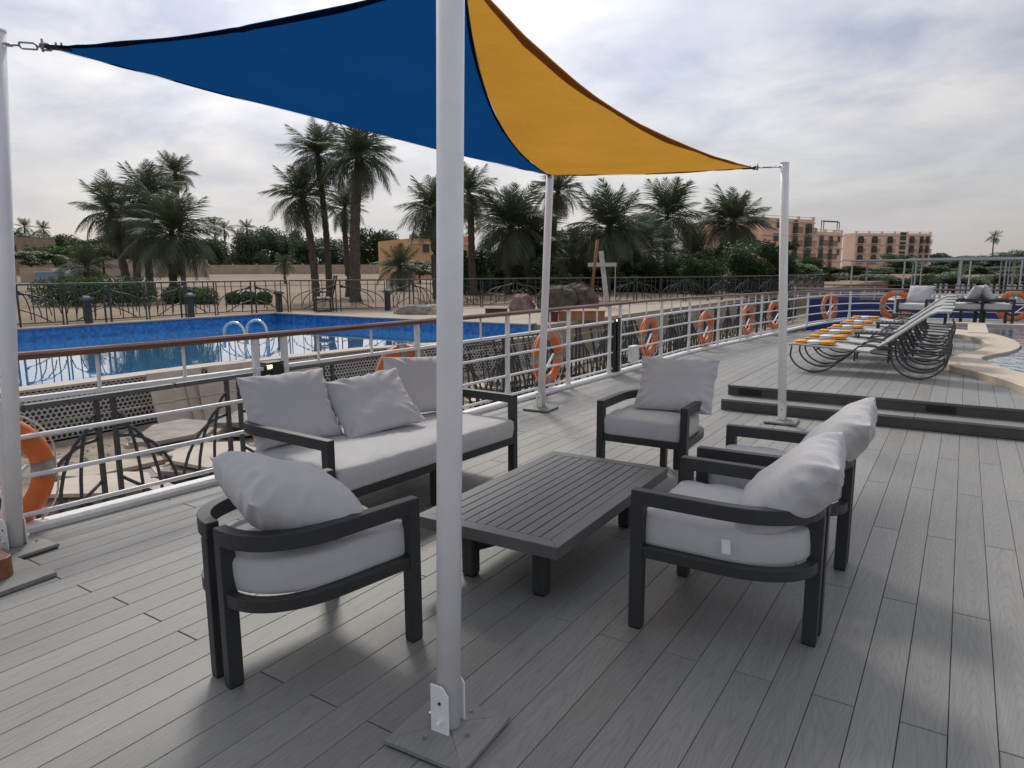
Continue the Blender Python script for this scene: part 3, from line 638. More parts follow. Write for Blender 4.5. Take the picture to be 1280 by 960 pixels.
# ------------------------------------------------------------------ shade sail and poles
POLES = [  # base, top, label, plate angle
    ((-1.384, 1.71), (-1.340, 1.748, 2.76), 'white sail pole with bolted bracket and mitred grey base beside the coffee table end', 4),
    ((-4.503, 1.614), (-4.435, 1.80, 2.87), 'white sail pole with the timber block at its foot', 4),
    ((-4.048, 6.835), (-3.968, 6.885, 2.66), 'white sail pole by the railing past the sofa end', 4),
    ((-1.515, 7.594), (-1.630, 7.572, 2.665), 'white sail pole standing in front of the deck steps', 4)]
for i, (b, tp, lab, pa) in enumerate(POLES):
    t = thing('sail_pole', lab, 'pole', (b[0], b[1], 0), R_(pa), 'white poles holding the shade sail')
    inv = Matrix.Translation((b[0], b[1], 0)) @ Matrix.Rotation(R_(pa), 4, 'Z'); inv.invert()
    T = inv @ Vector(tp)
    MB().tube([(0, 0, 0.045), (T.x * 0.5, T.y * 0.5, T.z * 0.5), (T.x, T.y, T.z)], 0.042, 28).build('pole', M['white'], t, smooth=False).data.polygons.foreach_set('use_smooth', [True] * 56 + [False, False])
    MB().tube([(T.x, T.y, T.z + 0.0005), (T.x, T.y, T.z + 0.012)], 0.0435, 28).build('end_cap', M['white'], t)
    # mitred pyramid base of four pieces
    a, hh = 0.158, 0.046
    for k in range(4):
        r = Matrix.Rotation(k * math.pi / 2, 3, 'Z')
        pts = [(-a, -a, 0.010), (a, -a, 0.010), (a, -a, 0.024), (-a, -a, 0.024), (-a + 0.006, -a + 0.006, 0.029), (a - 0.006, -a + 0.006, 0.029), (0.0015, -0.0035, hh), (-0.0015, -0.0035, hh), (0, 0, 0.010)]
        pts = [r @ Vector(p) for p in pts]
        MB().add(pts, [(0, 1, 2, 3), (3, 2, 5, 4), (4, 5, 6, 7), (1, 8, 6, 5, 2), (0, 3, 4, 7, 8), (0, 8, 1)]).build('base_piece', M['deck'], t)
    MB().span((-a + 0.006, -a + 0.006, 0.0005), (a - 0.006, a - 0.006, 0.0095)).build('base_gasket', M['rubber'], t)
    for sx, sy in ((-0.09, 0.02), (0.09, -0.02), (0.03, 0.10), (-0.03, -0.10)):
        sc = MB().tube([(sx, sy, 0.030), (sx, sy, 0.043)], 0.0075, 10).build('screw', M['chrome'], t, smooth=False)
    # bracket cheeks with chamfered top
    for s in (-1, 1):
        o_ = MB(); y0, y1 = 0.046 * s, 0.054 * s
        out = [(-0.036, 0.036), (0.036, 0.036), (0.036, 0.180), (0.012, 0.212), (-0.036, 0.212)]
        n = len(out); vs = [(p[0], y0, p[1]) for p in out] + [(p[0], y1, p[1]) for p in out]
        o_.add(vs, [tuple(range(n)), tuple(reversed(range(n, 2 * n)))] + [(i_, n + i_, n + (i_ + 1) % n, (i_ + 1) % n) for i_ in range(n)])
        ck = o_.build('bracket_cheek', M['white'], t, bevel=0.002)
        MB().tube([(0.002, y0 + 0.0085 * s, 0.150), (0.002, y1 + 0.003 * s, 0.150)], 0.006, 10, up=(1, 0, 0)).build('bolt_hole', M['rubber'], ck)
        MB().tube([(0.002, y0, 0.082), (0.002, y1 + 0.022 * s, 0.082)], 0.007, 10, up=(1, 0, 0)).build('bolt', M['white'], ck)
    MB().tube([(T.x * 0.985, T.y * 0.985, T.z - 0.035), (T.x * 0.985 + 0.0, T.y * 0.985, T.z - 0.034)], 0.01, 6).build('eye_anchor', M['steel'], t)

SL = Vector((-4.20, 1.937, 2.79)); SF = Vector((-1.50, 2.02, 2.60)); SB = Vector((-3.90, 6.75, 2.635)); SR = Vector((-1.883, 7.40, 2.623))
sail = thing('shade_sail', 'shade sail half deep blue and half amber yellow stretched between four white poles', 'shade sail', (-2.8, 4.4, 2.6))
SI = Matrix.Translation(-Vector(sail.location))
def sailtri(A, B, C, dAB, dBC, dCA, name, mt, seed, n=44):
    dAB, dBC, dCA = Vector(dAB), Vector(dBC), Vector(dCA)
    def P(a, b, c):
        p = A * a + B * b + C * c + dAB * (4 * a * b) + dBC * (4 * b * c) + dCA * (4 * c * a)
        inner = 27 * a * b * c
        w = 0.012 * math.sin(9 * (a - b) + 4 * c) * min(1, inner * 2) + 0.02 * noise.noise((p.x * 0.8 + seed, p.y * 0.8, 0)) * min(1, inner * 1.5)
        w += (0.016 * noise.noise(((p.x * 0.5 + p.y * 0.9) * 2.6 + seed, (p.x * 0.9 - p.y * 0.5) * 0.7, 3.0)) + 0.006 * noise.noise(((p.x * 0.4 + p.y) * 7 + seed, (p.x - p.y * 0.4) * 1.6, 7.0))) * min(1, inner * 3 + 0.15)
        # folds running into the corners
        for q in (a, b, c):
            oth = (b - c) if q == a else ((c - a) if q == b else (a - b))
            w += 0.012 * math.sin(34 * oth / max(0.1, 1 - q + 0.05)) * max(0, q - 0.35) * (1 - q) * 3
        return p + Vector((0, 0, w - 0.03 * inner))
    idx = {}; vs = []; fs = []
    for i in range(n + 1):
        for j in range(n + 1 - i):
            idx[i, j] = len(vs); vs.append(P(1 - (i + j) / n, i / n, j / n))
    for i in range(n):
        for j in range(n - i):
            fs.append((idx[i, j], idx[i + 1, j], idx[i, j + 1]))
            if i + j < n - 1: fs.append((idx[i + 1, j], idx[i + 1, j + 1], idx[i, j + 1]))
    o = MB().add(vs, fs).build(name, mt, sail, smooth=True); o.matrix_parent_inverse = SI
    return P, o
PB_, blue = sailtri(SL, SF, SB, (0, .15, 0), (-.15, -.10, -.02), (.10, 0, -.05), 'blue_panel', M['blue_sail'], 1.0)
PY_, yel = sailtri(SF, SR, SB, (-.30, 0, 0), (0, -.05, -.03), (-.15, -.10, -.02), 'yellow_panel', M['yellow_sail'], 5.0)
def hem(P, edge, mt, parent, w=0.008, n=40, dz=0.004):
    for s in (-1, 1):
        vs = []; fs = []
        for i in range(n + 1):
            t = i / n
            for e in (0, w * min(1, 8 * t * (1 - t) + 0.2)):
                b = [0, 0, 0]; k0, k1 = edge; k2 = 3 - k0 - k1
                b[k0] = (1 - t) * (1 - e); b[k1] = t * (1 - e); b[k2] = e
                p = P(*b); vs.append(p + Vector((0, 0, s * dz)))
        fs = [(2 * i, 2 * i + 1, 2 * i + 3, 2 * i + 2) for i in range(n)]
        o = MB().add(vs, fs).build('hem', mt, parent, smooth=True)
        # inside a panel (thing > part > sub-part)
        o.matrix_parent_inverse = Matrix()
for e in ((0, 1), (1, 2), (2, 0)): hem(PB_, e, M['blue_hem'], blue)
hem(PY_, (0, 1), M['brown_hem'], yel, w=0.024); hem(PY_, (1, 2), M['brown_hem'], yel, w=0.012)
# corner hardware
def link_ring(m, c, d, l, w, r, up=(0, 0, 1)):
    d = Vector(d).normalized(); s = d.cross(Vector(up)).normalized(); pts = []
    for k in range(20):
        a = 2 * math.pi * k / 20; cx = math.cos(a); cy = math.sin(a)
        pts.append(Vector(c) + d * (cx * w / 2 + math.copysign(max(0, l - w) / 2, cx)) + s * (cy * w / 2))
    m.tube(pts, r, 6, closed=True, up=d.cross(s))
HW = [(SL, Vector(POLES[1][1]) + Vector((0, 0, -0.06)), 'steel shackle chain joining blue sail corner to pole', 'navy'),
      (SB, Vector(POLES[2][1]) + Vector((0, 0, -0.03)), 'short steel shackle where sail seam meets the railing side pole', None),
      (SR, Vector(POLES[3][1]) + Vector((0, 0, -0.03)), 'steel turnbuckle joining yellow sail corner to pole', 'brown'),
      (SF, Vector(POLES[0][1]) + Vector((0, 0, -0.10)), 'steel turnbuckle joining sail seam corner to the front pole', None)]
for i, (c, p, lab, kind) in enumerate(HW):
    t = thing('turnbuckle', lab, 'turnbuckle', c); I = Matrix.Translation(-Vector(c))
    d = (p - c); Ln = d.length; d.normalize(); p2 = p - d * 0.040
    d = (p2 - c); Ln = d.length; d.normalize()
    def hp(m, nm, mt=M['steel']): o = m.build(nm, mt, t, smooth=True); o.matrix_parent_inverse = I
    hp(MB().tube([c - d * 0.02, c + d * Ln * 0.28], 0.0055, 8), 'threaded_rod'); hp(MB().tube([c + d * Ln * 0.66, p2], 0.0055, 8), 'threaded_rod')
    m = MB(); link_ring(m, c + d * Ln * 0.47, d, Ln * 0.42, 0.035, 0.0055, up=(0, 0, 1) if i else d.orthogonal()); hp(m, 'body')
    m = MB(); link_ring(m, p2 - d * 0.012, d, 0.04, 0.04, 0.006); hp(m, 'eye')
    m = MB(); link_ring(m, c + d * 0.012, d, 0.06, 0.035, 0.006, up=d.orthogonal()); hp(m, 'shackle')
    m = MB(); s = d.orthogonal().normalized()
    m.tube([c + d * 0.03 - Vector((0, 0, 0.025)), c + d * 0.03 + Vector((0, 0, 0.04))], 0.007, 8); hp(m, 'pin')
    pl = MB().box((0, 0, 0), (0.13, 0.035, 0.018)); rot = d.to_track_quat('X', 'Z').to_matrix().to_4x4()
    o = pl.build('corner_plate', M['rubber'], t); o.matrix_parent_inverse = I; o.matrix_basis = Matrix.Translation(c - d * 0.055) @ rot
    for q in (-0.075, -0.045):
        m = MB(); m.tube([c + d * q + Vector((0, 0, 0.009)), c + d * q + Vector((0, 0, 0.026))], 0.006, 8); hp(m, 'bolt')

# timber block at the foot of the left pole
wb = tag(MB().span((-5.2 + 0.0, 0.0, 0.0), (-4.29, 0.0, 0.0)).build('timber_block', M['woodblock']) if False else MB().poly([(-0.5, -0.6), (0.0, -0.6), (0.0, 0.0), (-0.03, 0.03), (-0.5, 0.03)], 0.0, 0.11).build('timber_block', M['woodblock'], bevel=0.008), 'varnished red brown timber block lying on the grey base of a pole', 'timber')
wb.location = (-4.07, 1.42, 0.0285); wb.rotation_euler = (0, 0, R_(2))
# its grey base tray
tr = tag(MB().poly([(-0.75, -0.55), (0.09, -0.55), (0.09, 0.16), (-0.75, 0.16)], 0.002, 0.028).build('base_tray', M['deck'], bevel=0.004), 'low grey composite base tray under the timber block', 'base')
tr.location = (-4.02, 1.42, 0.0); tr.rotation_euler = (0, 0, R_(4))

# ------------------------------------------------------------------ lounge furniture
def loop(sgn, hw, yf, yb, yc, xb, n=12):
    """one half of the U-shaped frame in plan: from the front leg round to the back centre"""
    pts = [(sgn * hw, yf), (sgn * hw, (yf + yc) / 2), (sgn * hw, yc)]
    for i in range(1, n + 1):
        a = math.pi / 2 * i / n; pts.append((sgn * (xb + (hw - xb) * math.cos(a) ** 0.85), yc + (yb - yc) * math.sin(a) ** 0.9))
    return pts
def cushion_mesh(outline, z0, z1, name, mt, dome=0.018, seed=0, n=80):
    """boxed cushion from a plan outline; rings give the rolled edges"""
    pts = [Vector((x, y, 0)) for x, y in outline]
    # resample
    L_ = [0]
    for i in range(len(pts)): L_.append(L_[-1] + (pts[(i + 1) % len(pts)] - pts[i]).length)
    res = []
    for k in range(n):
        s = L_[-1] * k / n
        for i in range(len(pts)):
            if L_[i] <= s <= L_[i + 1]:
                res.append(pts[i].lerp(pts[(i + 1) % len(pts)], (s - L_[i]) / max(1e-9, L_[i + 1] - L_[i]))); break
    for _ in range(2): res = [(res[i - 1] + res[i] * 2 + res[(i + 1) % n]) / 4 for i in range(n)]
    cen = sum(res, Vector()) / n; H = z1 - z0
    rings = [(0.0, 0.965, z0), (0.0, 0.985, z0 + 0.004), (0.0, 0.99, z0 + 0.018), (0, 1.0, z0 + H * 0.5), (0, 0.995, z1 - 0.022), (0, 0.98, z1 - 0.007), (0, 0.955, z1), (0, 0.80, z1 + dome * 0.45), (0, 0.58, z1 + dome * 0.8), (0, 0.3, z1 + dome)]
    vs = []; fs = []
    for ri, (_, sc, z) in enumerate(rings):
        for i, p in enumerate(res):
            q = cen + (p - cen) * sc
            if 0.3 < sc <= 0.96 and ri > 5:
                pass
            w = 0.006 * noise.noise((q.x * 9 + seed, q.y * 9, z * 9)) + 0.004 * noise.noise((q.x * 22 + seed, q.y * 22, z * 40))
            nrm = (q - cen).normalized()
            if 2 <= ri <= 5: q = q + nrm * (w * 1.2 + 0.003 * math.sin(i * 2.3 + seed))
            vs.append((q.x, q.y, z + (w * 1.3 if ri > 4 else 0)))
    k = len(rings)
    for r in range(k - 1):
        for i in range(n): fs.append((r * n + i, r * n + (i + 1) % n, (r + 1) * n + (i + 1) % n, (r + 1) * n + i))
    vs.append((cen.x, cen.y, z1 + dome)); c = len(vs) - 1
    fs += [((k - 1) * n + i, (k - 1) * n + (i + 1) % n, c) for i in range(n)]
    vs.append((cen.x, cen.y, z0)); c = len(vs) - 1
    fs += [((i + 1) % n, i, c) for i in range(n)]
    return MB().add(vs, fs).mesh(name, mt, True)
def u_frame(root, hw, yf, yb, yc, xb, legs_back, seat_z=(0.345, 0.395), arm_z=(0.585, 0.65), front_out=0.0):
    for s in (-1, 1):
        lp = loop(s, hw, yf, yb, yc, xb)
        up_ = (0, 0, 1)
        MB().bar([(x, y, (arm_z[0] + arm_z[1]) / 2) for x, y in lp], 0.052, arm_z[1] - arm_z[0]).build('armrest', M['charcoal'], root, bevel=0.004)
        MB().bar([(x, y, (seat_z[0] + seat_z[1]) / 2) for x, y in loop(s, hw - 0.002, yf - 0.055, yb + 0.004, yc, xb + 0.03)], 0.045, seat_z[1] - seat_z[0]).build('seat_rail', M['charcoal'], root, bevel=0.003)
        m = MB().span((s * hw - 0.0265, yf - 0.058, 0.008), (s * hw + 0.0265, yf + 0.001, arm_z[1] - 0.001)); lg = m.build('leg', M['charcoal'], root, bevel=0.004)
        MB().span((s * hw - 0.024, yf - 0.055, 0.0), (s * hw + 0.024, yf - 0.002, 0.0078)).build('foot_pad', M['rubber'], lg)
    for x in legs_back:
        lg = MB().span((x - 0.024, yb - 0.027, 0.008), (x + 0.024, yb + 0.033, arm_z[0] + 0.002)).build('leg', M['charcoal'], root, bevel=0.004)
        MB().span((x - 0.021, yb - 0.024, 0.0), (x + 0.021, yb + 0.030, 0.0078)).build('foot_pad', M['rubber'], lg)
    MB().span((-hw + 0.028, yf - 0.052 + front_out, seat_z[0]), (hw - 0.028, yf - 0.008 + front_out, seat_z[1] - 0.002)).build('front_rail', M['charcoal'], root, bevel=0.003)
    m = MB(); k = max(4, int(hw / 0.07))
    for i in range(k):
        x = -hw + 0.06 + (2 * hw - 0.12) * i / (k - 1); dep = yb + 0.05 + (yc - yb) * (abs(x) / hw) ** 2.4
        MB().span((x - 0.02, dep, seat_z[1] - 0.018), (x + 0.02, yf - 0.053, seat_z[1] - 0.003)).build('seat_slat', M['charcoal'], root)
CH = dict(hw=0.318, yf=0.372, yb=-0.352, yc=0.0, xb=0.028)
def make_armchair(label):
    t = thing('armchair', label, 'armchair', group='charcoal armchairs around the coffee table')
    u_frame(t, legs_back=(-0.056, 0.056), **CH)
    l1 = loop(1, CH['hw'] - 0.012, CH['yf'] - 0.01, CH['yb'] + 0.012, CH['yc'], 0.0); l2 = loop(-1, CH['hw'] - 0.012, CH['yf'] - 0.01, CH['yb'] + 0.012, CH['yc'], 0.0)
    out = l1[::1] + l2[::-1][1:]
    ob('seat_cushion', cushion_mesh([(x, y) for x, y in out], 0.394, 0.532, 'seat_cushion', M['fabric'], 0.02, 3), t)
    return t
ch0 = make_armchair('charcoal armchair with pillow flopped over its curved back, rear legs beside the front pole')
ch0.location = (-2.275, 1.84, 0); ch0.rotation_euler = (0, 0, R_(-9))
G_ = 'charcoal armchairs around the coffee table'
ch1 = dupt(ch0, (-0.785, 3.08, 0), R_(90), 'charcoal armchair whose seat cushion shows a small white tag', G_)
ch2 = dupt(ch0, (-0.79, 3.97, 0), R_(92), 'charcoal armchair behind the one with the white cushion tag', G_)
ch3 = dupt(ch0, (-1.90, 4.97, 0), R_(182), 'charcoal armchair at the table end facing the flopped pillow chair, back to the steps', G_)
tagm = MB().span((-0.018, -0.0015, -0.03), (0.018, 0.0015, 0.03)).build('care_tag', M['white'], ch1)
tagm.location = (-0.338, -0.05, 0.475); tagm.rotation_euler = (0, R_(4), R_(88))
# sofa
sofa = thing('sofa', 'long three seat sofa with charcoal frame and grey seat cushion along the railing', 'sofa')
sofa.location = (-3.29, 3.575, 0); sofa.rotation_euler = (0, 0, R_(-93.0))
SO = dict(hw=0.905, yf=0.372, yb=-0.60, yc=-0.33, xb=0.68)
u_frame(sofa, legs_back=(-0.62, 0.62, 0.0), seat_z=(0.270, 0.325), front_out=0.03, **SO)
MB().span((-0.675, -0.626, 0.586), (0.675, -0.574, 0.649)).build('back_rail', M['charcoal'], sofa, bevel=0.004)
MB().span((-0.705, -0.618, 0.271), (0.705, -0.574, 0.324)).build('back_seat_rail', M['charcoal'], sofa, bevel=0.003)
for x in (0.0,):
    lg = MB().span((x - 0.026, 0.31, 0.008), (x + 0.026, 0.385, 0.270)).build('leg', M['charcoal'], sofa, bevel=0.004)
l1 = loop(1, 0.874, 0.405, -0.58, -0.33, 0.67); l2 = loop(-1, 0.874, 0.405, -0.58, -0.33, 0.67)
ob('seat_cushion', cushion_mesh(l1 + l2[::-1], 0.324, 0.468, 'seat_cushion', M['fabric'], 0.016, 9, n=160), sofa)

# coffee table
tab = thing('coffee_table', 'low charcoal slatted coffee table with arched stretchers', 'coffee table', (-1.885, 3.345, 0), R_(1.5))
TW, TL, TH, TT = 0.415, 0.755, 0.36, 0.062
for s in (-1, 1):
    bw = 0.075
    m = MB(); x0, x1 = (s * TW, s * (TW - bw)); vs = []
    for z in (TH - TT, TH):
        vs += [(s * TW, -TL, z), (s * TW, TL, z), (s * (TW - bw), TL - bw, z), (s * (TW - bw), -TL + bw, z)]
    fs = [(0, 1, 2, 3), (7, 6, 5, 4), (0, 4, 5, 1), (1, 5, 6, 2), (2, 6, 7, 3), (3, 7, 4, 0)]
    if s > 0: fs = [tuple(reversed(f)) for f in fs]
    m.add(vs, fs).build('side_border', M['tablegrey'], tab, bevel=0.003)
    m = MB(); vs = []
    for z in (TH - TT, TH):
        vs += [(-TW + 0.0006, s * TL, z), (TW - 0.0006, s * TL, z), (TW - bw - 0.0006, s * (TL - bw), z), (-TW + bw + 0.0006, s * (TL - bw), z)]
    fs = [(0, 1, 2, 3), (7, 6, 5, 4), (0, 4, 5, 1), (1, 5, 6, 2), (2, 6, 7, 3), (3, 7, 4, 0)]
    if s < 0: fs = [tuple(reversed(f)) for f in fs]
    m.add(vs, fs).build('end_border', M['tablegrey'], tab, bevel=0.003)
nS = 11; wS = 2 * (TW - 0.075) / nS
for k in range(nS):
    x = -(TW - 0.075) + wS * (k + 0.5)
    MB().span((x - wS / 2 + 0.003, -TL + 0.078, TH - 0.018), (x + wS / 2 - 0.003, TL - 0.078, TH - 0.0015)).build('slat', M['tablegrey'], tab, bevel=0.002)
MB().span((-TW + 0.07, -TL + 0.07, TH - 0.05), (TW - 0.07, TL - 0.07, TH - 0.024)).build('under_tray', M['rubber'], tab)
for sx in (-1, 1):
    for sy in (-1, 1):
        cx, cy = sx * 0.215, sy * 0.545
        lg = MB().span((cx - 0.037, cy - 0.037, 0.008), (cx + 0.037, cy + 0.037, TH - TT + 0.01)).build('leg', M['charcoal'], tab, bevel=0.012)
        MB().span((cx - 0.030, cy - 0.030, 0.0), (cx + 0.030, cy + 0.030, 0.0078)).build('foot_pad', M['rubber'], lg)
for sx in (-1, 1):
    pts = [(sx * (0.215 - 0.15 * math.sin(math.pi * k / 14)), -0.51 + 1.02 * k / 14, 0.15) for k in range(15)]
    MB().bar(pts, 0.035, 0.05).build('arched_stretcher', M['charcoal'], tab, bevel=0.003)
for sy in (-1, 1):
    pts = [(-0.18 + 0.36 * k / 10, sy * (0.545 - 0.16 * math.sin(math.pi * k / 10)), 0.215) for k in range(11)]
    MB().bar(pts, 0.035, 0.05).build('arched_stretcher', M['charcoal'], tab, bevel=0.003)

# pillows
def pillow(label, c, nrm, up, w=0.56, h=0.46, t=0.19, seed=0, slump=0.0, fold=0.0):
    nrm = Vector(nrm).normalized(); up = Vector(up); xr = up.cross(nrm).normalized(); up = nrm.cross(xr).normalized()
    n = 36; vs = []; fs = []
    def S1(q): return max(0.0, 1 - abs(q) ** 3.2)
    for side in (1, -1):
        o = len(vs)
        for j in range(n + 1):
            for i in range(n + 1):
                u = math.sin(math.pi / 2 * (2 * i / n - 1)); v = math.sin(math.pi / 2 * (2 * j / n - 1))
                x = w / 2 * u * (1 - 0.055 * (1 - v * v) * abs(u)); y = h / 2 * v * (1 - 0.055 * (1 - u * u) * abs(v))
                th = t / 2 * (S1(u) * S1(v)) ** 0.56
                e = max(abs(u), abs(v)); edge = math.exp(-((1 - e) / 0.22) ** 2) * (1 if e < 0.999 else 0)
                a_ = math.atan2(v, u)
                wr = edge * (0.008 * math.sin(a_ * 19 + seed * 3 + 2.0 * noise.noise((u * 2, v * 2, seed))) + 0.006 * math.sin(a_ * 37 + seed + 3 * noise.noise((u * 3, v * 3, seed + 9)))) 
                # diagonal pulls from the corners
                cr = max(0, abs(u) * abs(v) - 0.12)
                wr += 0.018 * cr * math.sin((abs(u) - abs(v)) * 15 + seed) * (1 if e < 0.999 else 0)
                wr = max(-0.45 * th, min(0.45 * th, wr))
                big = 0.010 * noise.noise((u * 1.6 + seed * 5, v * 1.6, side * 2.0)) * (S1(u) * S1(v)) + 0.005 * noise.noise((u * 4 + seed * 5, v * 4, side * 2.0)) * (S1(u) * S1(v))
                z = side * (th + wr + big) if e < 0.999 else 0
                y2 = y - slump * (1 - (v + 1) / 2) * 0  # keeps the base flat
                z += fold * (u * u) + slump * (v * v)
                x += 0.008 * noise.noise((v * 3, seed, 1.0)) * abs(u); y2 += 0.008 * noise.noise((u * 3, seed, 4.0)) * abs(v)
                vs.append(Vector(c) + xr * x + up * y2 + nrm * z)
        for j in range(n):
            for i in range(n):
                f = (o + j * (n + 1) + i, o + j * (n + 1) + i + 1, o + (j + 1) * (n + 1) + i + 1, o + (j + 1) * (n + 1) + i)
                fs.append(f if side > 0 else tuple(reversed(f)))
    org = Vector((c[0], c[1], c[2] - h / 2))
    m = MB().add([v - org for v in vs], fs); o = m.build('pillow', M['fabric2'], smooth=True, loc=org)
    # piping seam around the rim
    wd = o.modifiers.new('weld', 'WELD'); wd.merge_threshold = 0.0004
    tag(o, label, 'pillow', 'grey scatter pillows on the lounge seats'); return o
pillow('grey pillow leaning at the sofa end nearest the flopped pillow armchair', (-3.76, 3.02, 0.690), (0.825, -0.20, 0.46), (-0.45, 0.10, 0.861), 0.62, 0.51, 0.22, 1, slump=0.03)
pillow('grey pillow slumped against another in the middle of the sofa', (-3.53, 3.57, 0.652), (0.644, -0.279, 0.713), (-0.701, 0.158, 0.695), 0.62, 0.51, 0.18, 2, slump=0.03)
pillow('grey pillow upright at the sofa end nearest the steps', (-3.61, 4.20, 0.695), (0.86, -0.15, 0.45), (-0.43, 0.15, 0.85), 0.64, 0.49, 0.18, 3, slump=0.03)
pillow('grey pillow propped upright on the armchair backing onto the steps', (-1.79, 5.06, 0.728), (0.10, -0.80, 0.52), (-0.06, 0.52, 0.80), 0.60, 0.45, 0.18, 4, slump=0.03)
pillow('plump grey pillow flopped over the curved back of an armchair', (-2.258, 1.775, 0.690), (0.22, 0.32, 0.92), (-0.27, -0.88, 0.37), 0.55, 0.52, 0.25, 5, slump=0.03)
pillow('grey pillow leaning on the armchair with the white cushion tag', (-0.55, 3.06, 0.672), (-0.68, -0.135, 0.72), (0.72, 0.035, 0.68), 0.53, 0.53, 0.23, 6, slump=0.02)
pillow('grey pillow leaning on the armchair behind the white tagged one', (-0.515, 4.01, 0.680), (-0.70, -0.12, 0.70), (0.71, -0.03, 0.70), 0.53, 0.51, 0.21, 7, slump=0.02)

# ------------------------------------------------------------------ sun loungers on the raised deck
def make_lounger(label):
    t = thing('sun_lounger', label, 'sun lounger', group='sun loungers in a row on the raised deck')
    W2 = 0.30
    seat = [(-0.95, 0.35), (-0.90, 0.362), (-0.4, 0.335), (0.02, 0.30)]
    back = [(0.02, 0.30), (0.25, 0.46), (0.52, 0.69), (0.66, 0.80), (0.74, 0.835), (0.88, 0.835)]
    def slab(prof, nm, w=W2 - 0.015, th=0.012):
        m = MB(); n = len(prof); vs = []
        for (x, z) in prof: vs += [(x, -w, z + 0.012), (x, w, z + 0.012), (x, w, z), (x, -w, z)]
        fs = [(0, 1, 2, 3), tuple(reversed(range(4 * n - 4, 4 * n)))]
        for i in range(n - 1): fs += [(i * 4 + j, i * 4 + 4 + j, i * 4 + 4 + (j + 1) % 4, i * 4 + (j + 1) % 4) for j in range(4)]
        return m.add(vs, fs).build(nm, M['sling'], t)
    slab(seat, 'seat_sling'); slab(back, 'back_sling')
    for s in (-1, 1):
        MB().tube([(x, s * W2, z + 0.006) for x, z in seat], 0.015, 8).build('seat_rail', M['sling'], t, smooth=True)
        MB().tube([(x, s * W2, z + 0.006) for x, z in back], 0.015, 8).build('back_rail', M['sling'], t, smooth=True)
        # sprung front hoop and rear hoop
        pts = [(-0.91, s * (W2 + 0.012), 0.345)] + [(-0.62 - 0.31 * math.cos(a), s * (W2 + 0.012), 0.275 - 0.263 * math.sin(a)) for a in [math.pi * k / 14 * 0.86 for k in range(1, 15)]] + [(-0.22, s * (W2 + 0.012), 0.26), (-0.10, s * (W2 + 0.012), 0.375), (0.02, s * (W2 + 0.012), 0.395), (0.30, s * (W2 + 0.012), 0.36)]
        MB().tube(pts, 0.012, 8, up=(0, 1, 0)).build('front_hoop', M['iron'], t, smooth=True)
        pts = [(0.28, s * (W2 + 0.012), 0.36)] + [(0.585 - 0.305 * math.cos(a), s * (W2 + 0.012), 0.30 - 0.288 * math.sin(a)) for a in [math.pi * k / 16 for k in range(0, 17)]] + [(0.86, s * (W2 + 0.012), 0.42)]
        MB().tube(pts, 0.012, 8, up=(0, 1, 0)).build('rear_hoop', M['iron'], t, smooth=True)
        MB().tube([(0.05, s * (W2 + 0.012), 0.30), (0.45, s * (W2 + 0.012), 0.27), (0.87, s * (W2 + 0.012), 0.25)], 0.011, 8).build('side_rail', M['iron'], t, smooth=True)
        MB().bar([(0.30, s * (W2 - 0.03), 0.50), (0.46, s * (W2 - 0.03), 0.18)], 0.02, 0.03).build('back_prop', M['iron'], t)
    for x, z in ((-0.60, 0.31), (-0.1, 0.29), (0.45, 0.255), (0.86, 0.255)):
        MB().tube([(x, -W2 - 0.012, z), (x, W2 + 0.012, z)], 0.011, 8).build('cross_bar', M['iron'], t, smooth=True)
    return t
LY = [10.17, 11.12, 12.15, 13.3, 14.65, 16.1]
ORD = ['first sun lounger of the row, nearest the deck steps', 'second sun lounger from the deck steps', 'third sun lounger from the deck steps', 'fourth sun lounger from the deck steps', 'fifth sun lounger from the deck steps', 'last sun lounger of the row, nearest the end railing']
lg0 = None
for i, y in enumerate(LY):
    x = -0.985 + 0.02 * math.sin(i * 2.1)
    if lg0 is None: lg0 = make_lounger(ORD[0]); lg0.location = (x, y, PZ)
    else: dupt(lg0, (x, y, PZ), R_(0.8 * math.sin(i * 3)), ORD[i])
    tw = thing('rolled_towel', 'folded orange and white towel on the ' + ORD[i].replace(' of the row', '').split(',')[0].replace('last sun lounger', 'lounger nearest the end railing'), 'towel', (x - 0.66, y - 0.06, PZ + 0.366), R_(90 + 5 * math.sin(i * 5)), 'folded towels on the loungers')
    def roll(ya, yb, mt, nm, sd):
        m = MB()
        for lay in range(2):
            zb = 0.0 + lay * 0.020; ww = 0.17 - 0.020 * lay
            prof = [(ww * math.copysign(abs(math.cos(a)) ** 0.35, math.cos(a)), 0.009 + 0.0098 * math.copysign(abs(math.sin(a)) ** 0.6, math.sin(a))) for a in [2 * math.pi * k / 16 for k in range(16)]]
            m.sweep([(0.006 * math.sin(lay * 2 + sd), ya, zb), (0.004 * math.cos(lay + sd), (ya + yb) / 2, zb + 0.003), (0.006 * math.sin(lay * 2 + sd), yb, zb)], prof)
        return stuff(m.build(nm, mt, tw, smooth=True))
    roll(-0.24, -0.085, M['towel_o'], 'orange_end', i); roll(-0.084, 0.084, M['towel_w'], 'white_stripe', i); roll(0.085, 0.24, M['towel_o'], 'orange_end', i)
